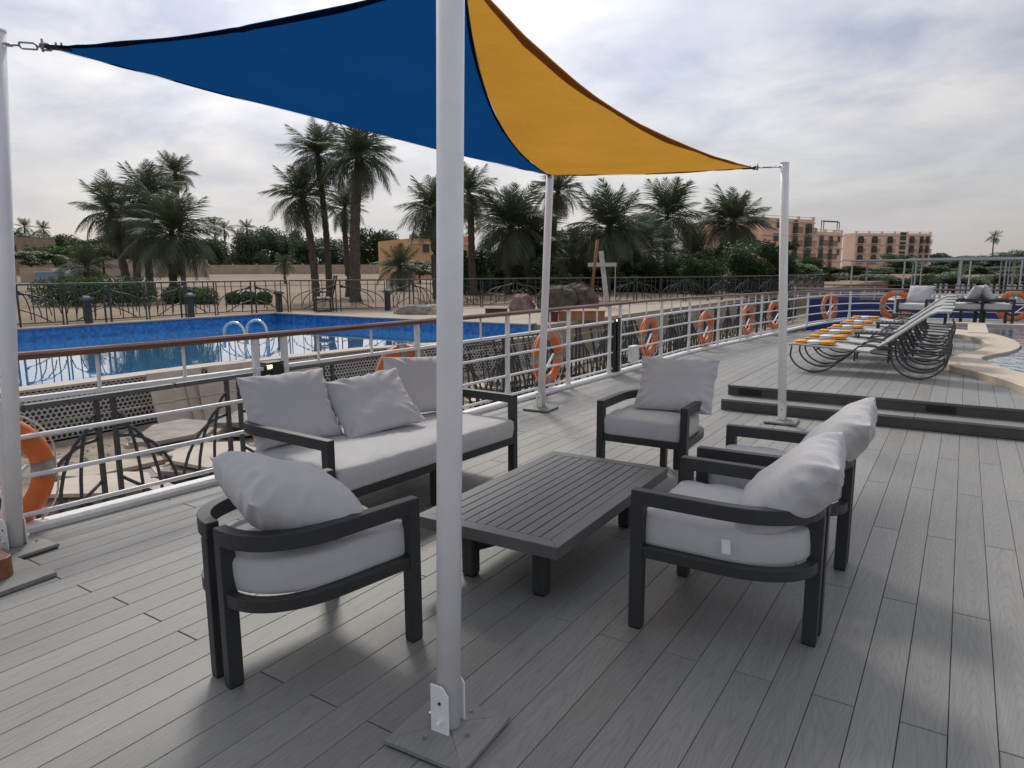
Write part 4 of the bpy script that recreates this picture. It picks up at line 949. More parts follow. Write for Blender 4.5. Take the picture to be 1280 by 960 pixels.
# small slatted side tables between the loungers
def side_table(label, x, y, rz=0):
    t = thing('side_table', label, 'side table', (x, y, PZ), rz, 'slatted side tables between the loungers')
    MB().bar([(-0.24, -0.17, 0.42), (0.24, -0.17, 0.42), (0.24, 0.17, 0.42), (-0.24, 0.17, 0.42)], 0.03, 0.035, closed=True).build('frame', M['iron'], t)
    for k in range(7):
        xx = -0.195 + 0.065 * k; MB().span((xx - 0.02, -0.155, 0.425), (xx + 0.02, 0.155, 0.44)).build('slat', M['iron'], t)
    for sx in (-1, 1):
        for sy in (-1, 1): MB().span((sx * 0.225 - 0.013, sy * 0.155 - 0.013, 0), (sx * 0.225 + 0.013, sy * 0.155 + 0.013, 0.42)).build('leg', M['iron'], t)
side_table('dark slatted side table between the second and third loungers', -1.08, 11.635)
side_table('dark slatted side table between the fourth and fifth loungers', -1.02, 13.98)
side_table('dark slatted side table beyond the last lounger', -1.0, 16.9)

# ------------------------------------------------------------------ pool on the ship deck
WE = [(1300, 473), (1280, 466), (1258, 460), (1237, 452), (1227, 447), (1240, 443), (1262, 439), (1275, 433), (1272, 427), (1255, 420), (1230, 415), (1205, 412), (1187, 410)]
DE = [(1300, 492), (1280, 483), (1248, 472), (1215, 463), (1188, 456), (1186, 447), (1205, 441), (1222, 437), (1232, 432), (1228, 425), (1212, 420), (1200, 418), (1187, 417)]
CZ = 0.335
we = [onz(x, y, CZ) for x, y in WE]; de = [onz(x, y, CZ) for x, y in DE]
def smooth_line(p, n=5):
    out = []
    for i in range(len(p) - 1):
        p0, p1, p2, p3 = p[max(i - 1, 0)], p[i], p[i + 1], p[min(i + 2, len(p) - 1)]
        for k in range(n):
            t = k / n; out.append(0.5 * ((2 * p1) + (p2 - p0) * t + (2 * p0 - 5 * p1 + 4 * p2 - p3) * t * t + (3 * p1 - p0 - 3 * p2 + p3) * t ** 3))
    return out + [p[-1]]
we, de = smooth_line(we), smooth_line(de)
spool = thing('deck_pool', 'curved ship deck pool with cream coping and blue mosaic', 'pool', (0.9, 14, PZ)); I = Matrix.Translation(-Vector(spool.location))
m = MB(); n = len(we); vs = []
for a, b in zip(we, de): vs += [(a.x, a.y, PZ + 0.001), (a.x, a.y, CZ - 0.006), (a.x + (b.x - a.x) * 0.03, a.y + (b.y - a.y) * 0.03, CZ), (b.x + (a.x - b.x) * 0.03, b.y + (a.y - b.y) * 0.03, CZ), (b.x, b.y, CZ - 0.006), (b.x, b.y, PZ + 0.001)]
fs = [tuple(range(6)), tuple(reversed(range(6 * n - 6, 6 * n)))]
for i in range(n - 1): fs += [(i * 6 + j, i * 6 + (j + 1) % 6, i * 6 + 6 + (j + 1) % 6, i * 6 + 6 + j) for j in range(6)]
fs = [tuple(reversed(f)) for f in fs]
o = m.add(vs, fs).build('coping', M['copingbeige'], spool); o.matrix_parent_inverse = I
wpts = [(p.x, p.y) for p in we]; far_y = 19.6
poly = [(wpts[0][0], wpts[0][1])] + [(x + 0.02, y) for x, y in wpts] + [(wpts[-1][0] + 0.02, far_y), (3.9, far_y), (3.9, wpts[0][1])]
o = MB().poly(poly[1:], PZ + 0.002, PZ + 0.012).build('mosaic_floor', M['shippool'], spool); o.matrix_parent_inverse = I
o = MB().poly(poly[1:], PZ + 0.014, PZ + 0.045).build('water', M['shipwater'], spool); o.matrix_parent_inverse = I
o = MB().span((-0.30, 19.45, PZ + 0.001), (3.95, 19.8, CZ + 0.02)).build('far_coping', M['copingbeige'], spool, bevel=0.01); o.matrix_parent_inverse = I
a_, b__ = onz(1210, 416, CZ), onz(1236, 416, CZ)
o = MB().span((a_.x, a_.y, PZ + 0.05), (b__.x, 19.44, CZ + 0.015)).build('bridge_slab', M['copingbeige'], spool, bevel=0.01); o.matrix_parent_inverse = I

# chairs with grey pillows by the end railing
G2 = 'lounge chairs by the end railing'
for k, (x, y, rz, lab) in enumerate(((-0.95, 19.75, 165, 'dark armchair with grey pillow behind the sun loungers'), (0.12, 20.45, 60, 'dark armchair with grey pillow beside the far pool coping'), (0.62, 20.5, -80, 'dark armchair turned away beside the far pool coping'))):
    c = dupt(ch0, (x, y, PZ + (0.0)), R_(rz), lab, G2)
    q = Vector((x, y, 0)) + Matrix.Rotation(R_(rz), 3, 'Z') @ Vector((0, -0.16, 0))
    f = Matrix.Rotation(R_(rz), 3, 'Z') @ Vector((0, 0.85, 0.5)); u_ = Matrix.Rotation(R_(rz), 3, 'Z') @ Vector((0, -0.5, 0.85))
    pillow(['grey pillow on the armchair behind the sun loungers', 'grey pillow on the armchair beside the far pool coping', 'grey pillow on the armchair turned away by the pool'][k], (q.x, q.y, PZ + 0.76), f, u_, 0.56, 0.47, 0.2, 11 + k)

# ------------------------------------------------------------------ near quay fence (dark, curved bars)
def fence_bay(t, L, H, style=0, thick=0.016, top=0.075, thin_mat=None, arc=0.40, narc=3):
    """one bay in local coords: runs along +x from 0 to L, height H"""
    MB().span((0, -top / 2, H - 0.045), (L, top / 2, H)).build('top_rail', M['fencetop'], t, bevel=0.006)
    MB().tube([(0, 0, H - 0.17), (L, 0, H - 0.17)], 0.008, 6).build('second_rail', M['rust'] if thin_mat is None else thin_mat, t, smooth=True)
    MB().span((0, -0.012, 0.08), (L, 0.012, 0.105)).build('bottom_rail', M['fence'], t)
    for x in (L * 0.5 - 0.07, L * 0.5 + 0.07):
        MB().span((x - 0.018, -0.018, 0), (x + 0.018, 0.018, H - 0.046)).build('upright', M['fence'], t)
    for s in (-1, 1):
        for k in range(narc):
            c = L * 0.5 + s * 0.09; reach = (arc * L - 0.09) * (k + 1) / narc
            pts = [(c + s * reach * math.sin(a) ** 1.0, 0, H - 0.19 - (0.10 * k if style == 0 else 0.02 * k) - (H - 0.36 - 0.06 * k) * (1 - math.cos(a))) for a in [math.pi / 2 * q / 8 for q in range(9)]]
            MB().tube(pts, thick, 6, up=(0, 1, 0)).build('curved_bar', M['fence'], t, smooth=True)
        pts = [(L * 0.5 + s * 0.09, 0, 0.42), (L * 0.5 + s * 0.20 * L, 0, 0.30), (L * 0.5 + s * 0.36 * L, 0, 0.11)]
        MB().tube(pts, thick, 6, up=(0, 1, 0)).build('curved_bar', M['fence'], t, smooth=True)
    return t
LB = 1.25
for k in range(-2, 24):
    y = 2.36 + LB * k
    lab = ORDW[k + 2] + ' dark quay fence panel with curved bars, counted from beside the timber block pole'
    if k == -2:
        nf = thing('quay_fence_panel', lab, 'fence', (-6.12, y, -0.6), R_(90), 'panels of the quay fence beside the ship'); fence_bay(nf, LB - 0.02, 1.185, arc=0.50)
    else: dupt(nf, (-6.12, y, -0.6), R_(90), lab, 'panels of the quay fence beside the ship')
    # gusset foot on every second panel
# ------------------------------------------------------------------ rubble: slabs, leaning boards, perforated blocks
def slab_mesh(seed, w, l, t):
    r = random.Random(seed); n = r.choice((5, 6, 7)); pts = []
    for k in range(n):
        a = 2 * math.pi * (k + r.uniform(-.25, .25)) / n; pts.append((w * math.cos(a) * r.uniform(.8, 1.1), l * math.sin(a) * r.uniform(.8, 1.1)))
    return MB().poly(pts, 0, t)
SLM = [slab_mesh(40 + k, 0.30 + 0.07 * (k % 3), 0.42 + 0.09 * (k % 4), 0.035 + 0.01 * (k % 2)).mesh('stone_slab', M[('stone', 'stonegrey', 'stone2')[k % 3]]) for k in range(9)]
r = random.Random(21)
piles = [(-7.7, 4.5, 7), (-7.0, 5.7, 6), (-8.3, 5.9, 5), (-7.6, 7.6, 5), (-8.4, 9.0, 4), (-7.1, 10.4, 5), (-7.2, 13.0, 4), (-6.9, 16, 4), (-6.7, 4.3, 6), (-6.6, 3.2, 5), (-7.3, 3.6, 4), (-6.5, 6.9, 5), (-8.9, 7.3, 4)]
for (px, py, n_) in piles:
    z = -0.6
    for k in range(n_):
        o = ob('stone_slab', r.choice(SLM)); z += 0.002
        o.location = (px + r.uniform(-.16, .16), py + r.uniform(-.16, .16), z + 0.004); o.rotation_euler = (R_(r.uniform(-3, 3)), R_(r.uniform(-3, 3)), r.uniform(0, 6.28))
        z += 0.047; tag(o, 'broken beige stone slab stacked in a pile on the quay rubble', 'stone slab', 'stone slabs piled on the quay')
for k in range(70):
    x, y = r.uniform(-9.3, -5.95), r.uniform(2.0, 20)
    if any(math.hypot(x - p[0], y - p[1]) < 0.9 for p in piles): continue
    o = ob('stone_fragment', r.choice(SLM)); s = r.uniform(0.25, 0.95); o.scale = (s, s, r.uniform(0.7, 1.3)); o.location = (x, y, -0.598); o.rotation_euler = (R_(r.uniform(-6, 6)), R_(r.uniform(-6, 6)), r.uniform(0, 6.28))
    tag(o, 'loose broken stone piece lying flat on the dusty quay ground', 'stone', 'loose stone pieces on the quay')
# small gravel between them
gm = MB()
for k in range(2600):
    x, y = r.uniform(-9.6, -5.5), r.uniform(0.5, 22); s = r.uniform(0.012, 0.05); a = r.uniform(0, 6.28)
    c, sn_ = math.cos(a) * s, math.sin(a) * s
    gm.add([(x + c, y + sn_, -0.6), (x - sn_, y + c, -0.6), (x - c, y - sn_, -0.6), (x + sn_, y - c, -0.6), (x + r.uniform(-.3, .3) * s, y, -0.6 + s * r.uniform(.4, .9))], [(0, 1, 4), (1, 2, 4), (2, 3, 4), (3, 0, 4)])
stuff(gm.build('gravel', M['stonegrey']))
# tile boards leaning on the pool wall
for k in range(9):
    y = 5.75 + k * 0.27 + r.uniform(-.08, .08); w = r.uniform(0.22, 0.42); h = r.uniform(0.62, 0.85)
    bx = -10.05 + 0.32 - (0.05 if y < 6.9 else 0.0)
    o = MB().span((-0.012, -w, 0), (0.012, w, h)).build('stone_board', M[('stone2', 'stone', 'stone2')[k % 3]], bevel=0.003)
    o.location = (bx + 0.36 - 0.0 + (k % 3) * 0.06, y, -0.595); o.rotation_euler = (0, R_(-r.uniform(14, 24)), R_(r.uniform(-8, 8)))
    tag(o, ORDW[k] + ' pale stone board leaning on the pool wall, counted from the perforated panel', 'stone board', 'stone boards leaning on the pool wall')
# steel frames leaning behind the fence further along
sf0 = None
for k in range(9):
    y = 9.5 + k * 1.55 + r.uniform(-.2, .2); lab = ORDW[k] + ' dark steel frame with slanting bars leaning along the quay, counted from the railing lamp'
    if sf0 is None:
        sf0 = thing('steel_frame', lab, 'steel frame', group='steel frames stacked along the quay fence')
        MB().bar([(0, -0.7, 0.02), (0, 0.7, 0.02), (0, 0.7, 1.0), (0, -0.7, 1.0)], 0.03, 0.04, up=(1, 0, 0), closed=True).build('frame', M['fence'], sf0)
        for q in range(8):
            yy = -0.6 + q * 0.16; MB().tube([(0, yy, 0.03), (0, yy + 0.14, 0.98)], 0.013, 6).build('slanting_bar', M['fence'] if q % 3 else M['rust'], sf0)
        t_ = sf0
    else: t_ = dup(sf0); t_['label'] = lab
    t_.location = (-6.55 - 0.35 * (k % 3), y, -0.60); t_.rotation_euler = (0, R_(-12 - 5 * (k % 3)), R_(r.uniform(-12, 12)))
# pale timber stacks seen between the bars
for k in range(8):
    o = MB().span((-0.05, -1.1, 0), (0.05, 1.1, 0.05)).build('timber_batten', M['greywood' if k % 2 else 'stone']); o.location = (-7.6 + r.uniform(-.4, .4), 12.5 + k * 1.2, -0.595 + 0.0); o.rotation_euler = (R_(0), 0, R_(r.uniform(-40, 40)))
    tag(o, 'pale timber batten lying on the quay ground behind steel frames', 'timber', 'timber battens on the quay')

# ------------------------------------------------------------------ far pool fence with bollards
ffm = {}
for i, (a, b) in enumerate(zip(FENCE_FAR, FENCE_FAR[1:])):
    a, b = Vector((*a, 0)), Vector((*b, 0)); L_ = (b - a).length; k = max(1, round(L_ / 2.2)); dirv = (b - a).normalized(); bl = L_ / k
    for q in range(k):
        p = a + dirv * bl * q; key = round(bl, 3)
        lab = 'dark steel terrace fence panel with fanned bars behind the big pool'
        if key not in ffm:
            t = thing('terrace_fence_panel', lab, 'fence', group='terrace fence panels behind the pool'); fence_bay(t, bl - 0.05, 1.02, style=1, top=0.09, thin_mat=M['fence'], thick=0.014, arc=0.48, narc=4); 
            for ss in (0.015, bl - 0.065):
                MB().span((ss - 0.014, -0.014, 0), (ss + 0.014, 0.014, 0.974)).build('post', M['fence'], t)
            for e in (0.12, 0.20, 0.33, 0.67, 0.80, 0.88): MB().span((bl * e - 0.01, -0.01, 0.106), (bl * e + 0.01, 0.01, 0.974)).build('upright', M['fence'], t)
            ffm[key] = t
        else: t = dup(ffm[key])
        t.location = (p.x, p.y, 0.352); t.rotation_euler = (0, 0, math.atan2(dirv.y, dirv.x))
def bollard(px, lab, dep=None, h=0.70):
    # stands on the strip between the pool coping and the fence
    t = thing('lamp_bollard', lab, 'bollard', group='grey bollards along the terrace fence')
    MB().poly([(-.07, -.07), (.07, -.07), (.07, .07), (-.07, .07)], 0, h - 0.12).build('shaft', M['fence'], t, bevel=0.01)
    MB().poly([(-.115, -.115), (.115, -.115), (.115, .115), (-.115, .115)], h - 0.119, h - 0.05).build('head', M['fencetop'], t, bevel=0.01)
    MB().poly([(-.06, -.06), (.06, -.06), (.06, .06), (-.06, .06)], h - 0.049, h).build('cap', M['shedwhite'], t, bevel=0.01)
    p = onz(px[0], px[1], 0.352); p.x = max(p.x, -18.13) if p.y < 14.6 else p.x; t.location = p; return t
for px, lab in (((65, 402), 'square grey bollard by the fence near the blue shed side'), ((213, 396), 'square grey bollard in front of the big palm cluster'), ((325, 389.5), 'square grey bollard by the fence next to the low hedge'), ((485, 388), 'square grey bollard right of the wooden rocking chair')):
    bollard(px, lab)
# pool ladder handrails
def ladder(px, lab):
    p = onz(*px, 0.09); t = thing('pool_ladder', lab, 'pool ladder', (p.x, p.y, 0.09), R_(10))
    for s in (-1, 1):
        pts = [(s * 0.30, 0.0, -0.5), (s * 0.30, 0, 0.45)] + [(s * 0.30 + 0.0, 0.22 - 0.22 * math.cos(a), 0.45 + 0.20 * math.sin(a)) for a in [math.pi * k / 10 for k in range(1, 11)]] + [(s * 0.30, 0.44, 0.2)]
        pts = [(x, -y, z) for x, y, z in pts]
        MB().tube([(x, y, z) for x, y, z in pts], 0.024, 8, up=(1, 0, 0)).build('handrail', M['chrome'], t, smooth=True)
    for z in (-0.1, -0.35): MB().span((-0.29, -0.03, z), (0.29, 0.03, z + 0.03)).build('step', M['chrome'], t)
    return t
pl = ladder((322, 447), 'pair of curved chrome pool ladder handrails at the near pool edge'); pl.rotation_euler = (0, 0, R_(-75))

# wooden rocking chair by the fence
p = onz(405, 389, 0.352); rk = thing('wooden_chair', 'dark red wooden slatted armchair with pale seat pad by the terrace fence', 'chair', p, R_(235))
for s in (-1, 1):
    MB().tube([(-0.38, s * 0.28, 0.06), (-0.2, s * 0.28, 0.02), (0.1, s * 0.28, 0.0), (0.35, s * 0.28, 0.04)], 0.02, 6).build('rocker', M['benchwood'], rk)
    MB().span((0.24, s * 0.28 - 0.025, 0.03), (0.29, s * 0.28 + 0.025, 0.60)).build('leg', M['benchwood'], rk)
    MB().bar([(-0.26, s * 0.28, 0.02), (-0.24, s * 0.28, 0.42), (-0.42, s * 0.28, 1.15)], 0.05, 0.045, up=(0, 1, 0)).build('back_post', M['benchwood'], rk)
    MB().span((-0.30, s * 0.28 - 0.035, 0.601), (0.33, s * 0.28 + 0.035, 0.635)).build('armrest', M['benchwood'], rk)
for k in range(7):
    z = 0.5 + k * 0.095; x = -0.262 - 0.18 * (z - 0.42) / 0.73
    MB().span((x - 0.012, -0.25, z), (x + 0.012, 0.25, z + 0.05)).build('slat', M['benchwood'], rk)
MB().span((-0.24, -0.27, 0.37), (0.29, 0.27, 0.40)).build('seat', M['benchwood'], rk)
MB().span((-0.20, -0.24, 0.402), (0.26, 0.24, 0.46)).build('seat_pad', M['cushionwhite'], rk, bevel=0.02)

# ------------------------------------------------------------------ palms
def frond_mesh(seed, droop, nl=36):
    """one pinnate leaf, length 1 along +x, arching down; leaflets hang and point forward"""
    r = random.Random(seed); m = MB(); P = []
    for k in range(11):
        s = k / 10; P.append(Vector((s * (1 - 0.28 * droop * s), 0.03 * math.sin(seed + s * 3), 0.10 * s - droop * 0.62 * s ** 2.2)))
    def at(s):
        s = min(0.9999, max(0, s)) * 10; i = int(s); return P[i].lerp(P[i + 1], s - i), (P[i + 1] - P[i]).normalized()
    m.sweep(P, [(-0.008, -0.004), (0.008, -0.004), (0, 0.008)], scale=[1 - 0.85 * k / 10 for k in range(11)])
    for k in range(nl):
        s = 0.14 + 0.86 * (k + 0.5) / nl
        for sd_ in (-1, 1):
            p, t = at(s + r.uniform(-.01, .01)); side = t.cross(Vector((0, 0, 1))).normalized() * sd_; upv = side.cross(t) * sd_
            ln = (0.30 * math.sin(math.pi * min(1, 0.22 + 0.78 * s)) + 0.07) * r.uniform(0.8, 1.15)
            d = (side * 0.75 + t * (0.55 + 0.5 * s) + Vector((0, 0, r.uniform(-0.28, 0.12)))).normalized()
            tip = p + d * ln + Vector((0, 0, -0.35 * ln * ln / 0.3)); mid = p + d * ln * 0.5 + Vector((0, 0, -0.02))
            w = t * 0.0088
            m.add([p - w, p + w, mid + w * 0.9, mid - w * 0.9, tip], [(0, 1, 2, 3), (3, 2, 4)])
    return m.mesh('frond', M['frond'])
FRM = {d: [frond_mesh(int(d * 100) + q, d) for q in range(3)] for d in (0.25, 0.6, 1.0)}
DRY = [frond_mesh(900 + q, 0.8, 22) for q in range(2)]
for me in DRY: me.materials.clear(); me.materials.append(M['drych'])
def trunk_mesh(h, r0, r1, lean, seed):
    m = MB(); r = random.Random(seed); path = []; sc = []
    K = max(8, int(h / 0.22))
    for k in range(K + 1):
        s = k / K; path.append((lean[0] * s ** 1.5 + 0.05 * math.sin(s * 5 + seed), lean[1] * s ** 1.5, h * s)); sc.append((r0 + (r1 - r0) * s) / r0 * (1.0 + (0.10 if k % 2 else -0.06)) * (1.25 if k == 0 else 1))
    m.tube(path, r0, 10, scale=sc); return m
def palm(label, px, dep, ytop, fl, n=46, lean=0.0, seed=0, bush=False, skirt=8, r0=0.20, group='date palms beyond the pool fence', z=None, crown_drop=0.0, cat='palm tree', simple=False, spread=1.0):
    r = random.Random(seed * 17 + 3)
    base = ondepth(px, 341, dep); base.z = gz(base.x, base.y) - 0.03 if z is None else z
    top = ondepth(px, ytop, dep); h = max(0.25, top.z - base.z - fl * 0.45)
    t = thing('palm_tree', label, cat, base, 0, group)
    rt = Vector((_r[0], _r[1], 0)).normalized(); lv = (rt.x * lean, rt.y * lean)
    trunk_mesh(h, r0, r0 * 0.8, lv, seed).build('trunk', M['bark'], t, smooth=True)
    ctr = Vector((lv[0], lv[1], h))
    # crown heart: leaf bases
    m = MB()
    for k in range(26):
        a = k * 2.4; e = r.uniform(-0.2, 1.2); d = Vector((math.cos(a) * math.cos(e), math.sin(a) * math.cos(e), math.sin(e)))
        m.sweep([ctr + Vector((0, 0, -0.25 + 0.02 * k)), ctr + Vector((0, 0, -0.1)) + d * 0.38], [(-0.04, -0.012), (0.04, -0.012), (0, 0.02)], scale=[1, 0.4])
    cr = stuff(m.build('crown', M['bark'], t))
    n = int(n * 0.8)
    for k in range(n):
        s = k / (n - 1); el = R_(84 - 112 * s ** 0.9 * spread + r.uniform(-9, 9)); az = k * 2.39996 + r.uniform(-.25, .25)
        dk = 0.25 if el > R_(45) else (0.6 if el > R_(10) else 1.0)
        me = r.choice(FRM[dk]); o = ob('frond', me, cr)
        o.location = ctr; L_ = fl * r.uniform(0.85, 1.12) * (0.82 if s < 0.15 else 1)
        o.rotation_euler = (r.uniform(-.3, .3), -el, az); o.rotation_mode = 'XYZ'
        o.rotation_euler = (Matrix.Rotation(az, 3, 'Z') @ Matrix.Rotation(-el, 3, 'Y') @ Matrix.Rotation(r.uniform(-.35, .35), 3, 'X')).to_euler()
        o.scale = (L_,) * 3
    for k in range(skirt):
        az = r.uniform(0, 6.28); el = R_(r.uniform(-75, -40)); o = ob('dry_frond', r.choice(DRY), cr); o.location = ctr + Vector((0, 0, -0.15))
        o.rotation_euler = (Matrix.Rotation(az, 3, 'Z') @ Matrix.Rotation(-el, 3, 'Y')).to_euler(); o.scale = (fl * 0.75,) * 3
    return t
# left cluster
palm('slanting date palm at the outer side of the left palm cluster', 158, 33, 243, 2.1, 40, lean=-0.45, seed=1, skirt=6)
palm('bushy tall date palm in the middle of the left palm cluster', 186, 36, 224, 2.35, 50, lean=0.2, seed=2, skirt=10)
palm('broad low date palm with drooping fronds in front of the left cluster', 216, 32, 264, 2.6, 58, lean=0.1, seed=3, skirt=12)
palm('dense date palm leaning behind the low palm of the left cluster', 172, 38, 264, 2.2, 44, lean=-0.1, seed=4, skirt=8)
palm('small crowned palm rising above the left palm cluster', 229, 55, 207, 2.0, 44, lean=0.0, seed=5, skirt=6)
palm('short bushy young palm at the foot of the left cluster', 108, 34, 318, 1.6, 36, seed=6, skirt=2, r0=0.16)
# centre group of four tall trunks
palm('tall leaning palm with lowest outer crown in the group of four trunks', 395, 30, 224, 1.95, 46, lean=-0.42, seed=11, skirt=6, r0=0.17)
palm('slim straight palm in the group of four trunks', 411, 31, 176, 1.9, 44, lean=-0.2, seed=12, skirt=4, r0=0.15)
palm('short slender palm between the taller trunks', 434, 34, 246, 1.5, 36, lean=0.0, seed=13, skirt=4, r0=0.15)
palm('thickest trunked tall palm of the group of four', 442, 29, 175, 2.05, 60, lean=0.42, seed=14, skirt=12, r0=0.23)
palm('tiny young palm alone in the sandy field', 356, 60, 322, 1.3, 30, seed=15, skirt=2, r0=0.12)
# palms right of the front pole
palm('arching palm with wide fronds over the orange building', 545, 32, 240, 2.0, 50, lean=0.0, seed=21, skirt=10)
palm('palm half hidden behind the front pole with feathery top', 592, 36, 224, 1.9, 44, lean=-0.2, seed=22, skirt=8)
palm('dense dark palm cluster member beside the railing side pole', 636, 37, 256, 2.9, 60, lean=0.1, seed=23, skirt=12)
palm('leafy low palm just behind the railing side pole', 672, 38, 280, 2.8, 56, lean=0.0, seed=24, skirt=10)
palm('tall palm with bent bare trunk rising behind the railing side pole', 688, 40, 224, 2.0, 40, lean=0.4, seed=25, skirt=8, r0=0.17)
palm('bushy palm above the white cross shaped mast', 758, 38, 258, 3.0, 60, lean=0.1, seed=26, skirt=8)
palm('palm with upright fan crown left of the peach building', 833, 46, 248, 3.1, 56, lean=0.0, seed=27, skirt=6)
palm('low dense palm under the fan crowned palm', 795, 42, 290, 3.0, 56, lean=0.0, seed=28, skirt=8)
palm('round crowned palm in front of the peach building', 911, 44, 257, 2.8, 64, lean=0.1, seed=29, skirt=16, r0=0.24)
palm('low bushy palm between the cross mast and the fan crowned palm', 715, 42, 300, 2.6, 48, lean=0.0, seed=30, skirt=6)
palm('low bushy palm beside the round crowned palm', 868, 48, 300, 2.6, 48, lean=0.0, seed=31, skirt=6)
palm('small bushy palm near the orange building corner', 500, 42, 318, 1.9, 36, seed=32, skirt=3)
# far palms on the skyline
for px, yt, d in ((37, 278, 190), (60, 281, 200), (272, 276, 180), (284, 281, 190), (312, 279, 170), (300, 290, 210), (1238, 292, 260)):
    palm('far thin palm sticking out above the distant tree line', px, d, yt, 3.4, 22, seed=int(px), skirt=2, r0=0.25, group='far palms on the skyline')

# ------------------------------------------------------------------ leafy trees, hedges
def leaf_blob(m, c, rad, n, r, ls, squash=0.8):
    for k in range(n):
        d = Vector((r.gauss(0, 1), r.gauss(0, 1), r.gauss(0, 1))).normalized(); q = r.random() ** 0.38
        p = Vector(c) + Vector((d.x * rad * q, d.y * rad * q, d.z * rad * q * squash))
        a = Vector((r.gauss(0, 1), r.gauss(0, 1), r.gauss(0, .7))).normalized(); b = a.orthogonal().normalized(); s = ls * r.uniform(.6, 1.3)
        m.add([p - a * s, p + b * s * 0.5, p + a * s, p - b * s * 0.5], [(0, 1, 2, 3)])
def crown_mesh(seed, mt, n=5200, ls=0.115, blobs=20):
    r = random.Random(seed); m = MB()
    for k in range(blobs):
        a = r.uniform(0, 6.28); q = r.random() ** .5 * 0.72; z = r.uniform(-0.75, 0.62)
        leaf_blob(m, (math.cos(a) * q, math.sin(a) * q, z * 0.9), r.uniform(0.26, 0.46), n // blobs, r, ls * 0.5)
    return m.mesh('crown', mt)
CRM = [crown_mesh(70 + k, M['treeleaf']) for k in range(4)]
CRB = [crown_mesh(80 + k, M['bushleaf']) for k in range(2)]
def tree(label, px, dep, ytop, wpx, ybot=338, meshes=None, seed=0, group='trees behind the boundary wall', cat='tree', z=None):
    r = random.Random(seed * 31 + 5); base = ondepth(px, 341, dep); base.z = gz(base.x, base.y) - 0.05 if z is None else z
    top = ondepth(px, ytop, dep).z; W_ = wpx / FPX * dep / 2; hb = max(base.z - 0.1, ondepth(px, ybot, dep).z); H_ = (top - hb) / 2
    t = thing('leafy_tree', label, cat, base, r.uniform(0, 6.28), group)
    c = ob('crown', (meshes or CRM)[seed % len(meshes or CRM)], t); c.location = (0, 0, hb + H_ - base.z); c.scale = (W_ * 1.12, W_ * 1.12, H_ * 1.05)
    m = MB(); th = max(0.3, hb - base.z + H_ * 0.9); rr = max(0.08, W_ * 0.06)
    m.tube([(0, 0, 0), (0.04 * W_, 0.02, th * 0.5), (0, 0, th)], rr, 7, scale=[1.2, 0.85, 0.5])
    for q in range(4):
        a = q * 1.6 + seed; m.tube([(0, 0, th * 0.55), (math.cos(a) * W_ * 0.35, math.sin(a) * W_ * 0.35, th * 0.55 + H_ * 0.7)], rr * 0.45, 5, scale=[1, 0.4])
    m.build('trunk', M['bark'], t); return t
r = random.Random(99); k = 0
kinds = ['dark dense tree in the distant row behind the boundary wall', 'rounded green tree in the distant row behind the boundary wall']
x = 20
while x < 560:
    d = r.uniform(150, 185); w = r.uniform(40, 70); tree(kinds[k % 2], x, d, r.uniform(277, 300), w, 348, seed=k); x += w * 0.34; k += 1
for px, d, yt, w, yb, lab in ((70, 120, 303, 60, 333, 'light green bushy tree by the brown hut'), (40, 110, 312, 50, 333, 'low green bush beside the brown hut'), (112, 130, 300, 50, 333, 'round dark tree right of the brown hut'),
                         (565, 60, 318, 60, 345, 'bright green shrub below the arching palm'), (525, 62, 325, 50, 345, 'small green shrub near the orange building'),
                         (955, 75, 296, 95, 362, 'leafy green tree in front of the peach building'), (1015, 85, 318, 36, 352, 'small leafy bush at the foot of the peach building'), (1125, 135, 314, 52, 356, 'dark round tree in front of the pink building'),
                         (1000, 70, 326, 50, 360, 'low bright shrub beside the peach building wall'), (855, 60, 312, 90, 365, 'dark green tree under the round crowned palm'), (770, 55, 318, 100, 370, 'dark thicket tree behind the tarpaulin heap'), (700, 52, 320, 90, 368, 'dark leafy tree behind the cross mast'),(900, 56, 330, 70, 368,'dark shrub at the foot of the round crowned palm'),(625, 50, 325, 90, 365, 'dark leafy shrub behind the railing side pole'),(820, 52, 330, 80, 368, 'dark shrub under the fan crowned palm')):
    tree(lab, px, d, yt, w, yb, CRB if 'bright' in lab or 'light' in lab else CRM, seed=k, group=None); k += 1
for q in range(17):
    x = 588 + q * 24 + r.uniform(-6, 6); d = r.uniform(34, 44)
    tree('dark shrub in the thicket under the palms beyond the terrace', x, d, r.uniform(296, 322), r.uniform(50, 74), 374, seed=k, group='shrubs of the palm thicket', cat='shrub'); k += 1
for q in range(12):
    x = 1030 + q * 23 + r.uniform(-6, 6); d = r.uniform(84, 96)
    tree('green shrub on the bank behind the moored ship', x, d, r.uniform(329, 337), r.uniform(34, 54), 360, CRB if q % 4 == 3 else CRM, seed=k, group='shrubs behind the moored ship', cat='shrub'); k += 1
for q in range(14):
    x = 950 + q * 25 + r.uniform(-6, 6); d = r.uniform(60, 64)
    tree('dark reed thicket growing on the river edge behind the moored ship', x, d, r.uniform(337, 343), r.uniform(44, 60), 368, seed=k, group='bank thicket behind the moored ship', cat='shrub', z=-4.02); k += 1
x = 1165
while x < 1330:
    d = r.uniform(230, 270); w = r.uniform(44, 76); tree('dark tree in the far clump right of the pink building', x, d, r.uniform(309, 320), w, 352, seed=k, group='far trees beyond the moored ship'); x += w * 0.36; k += 1
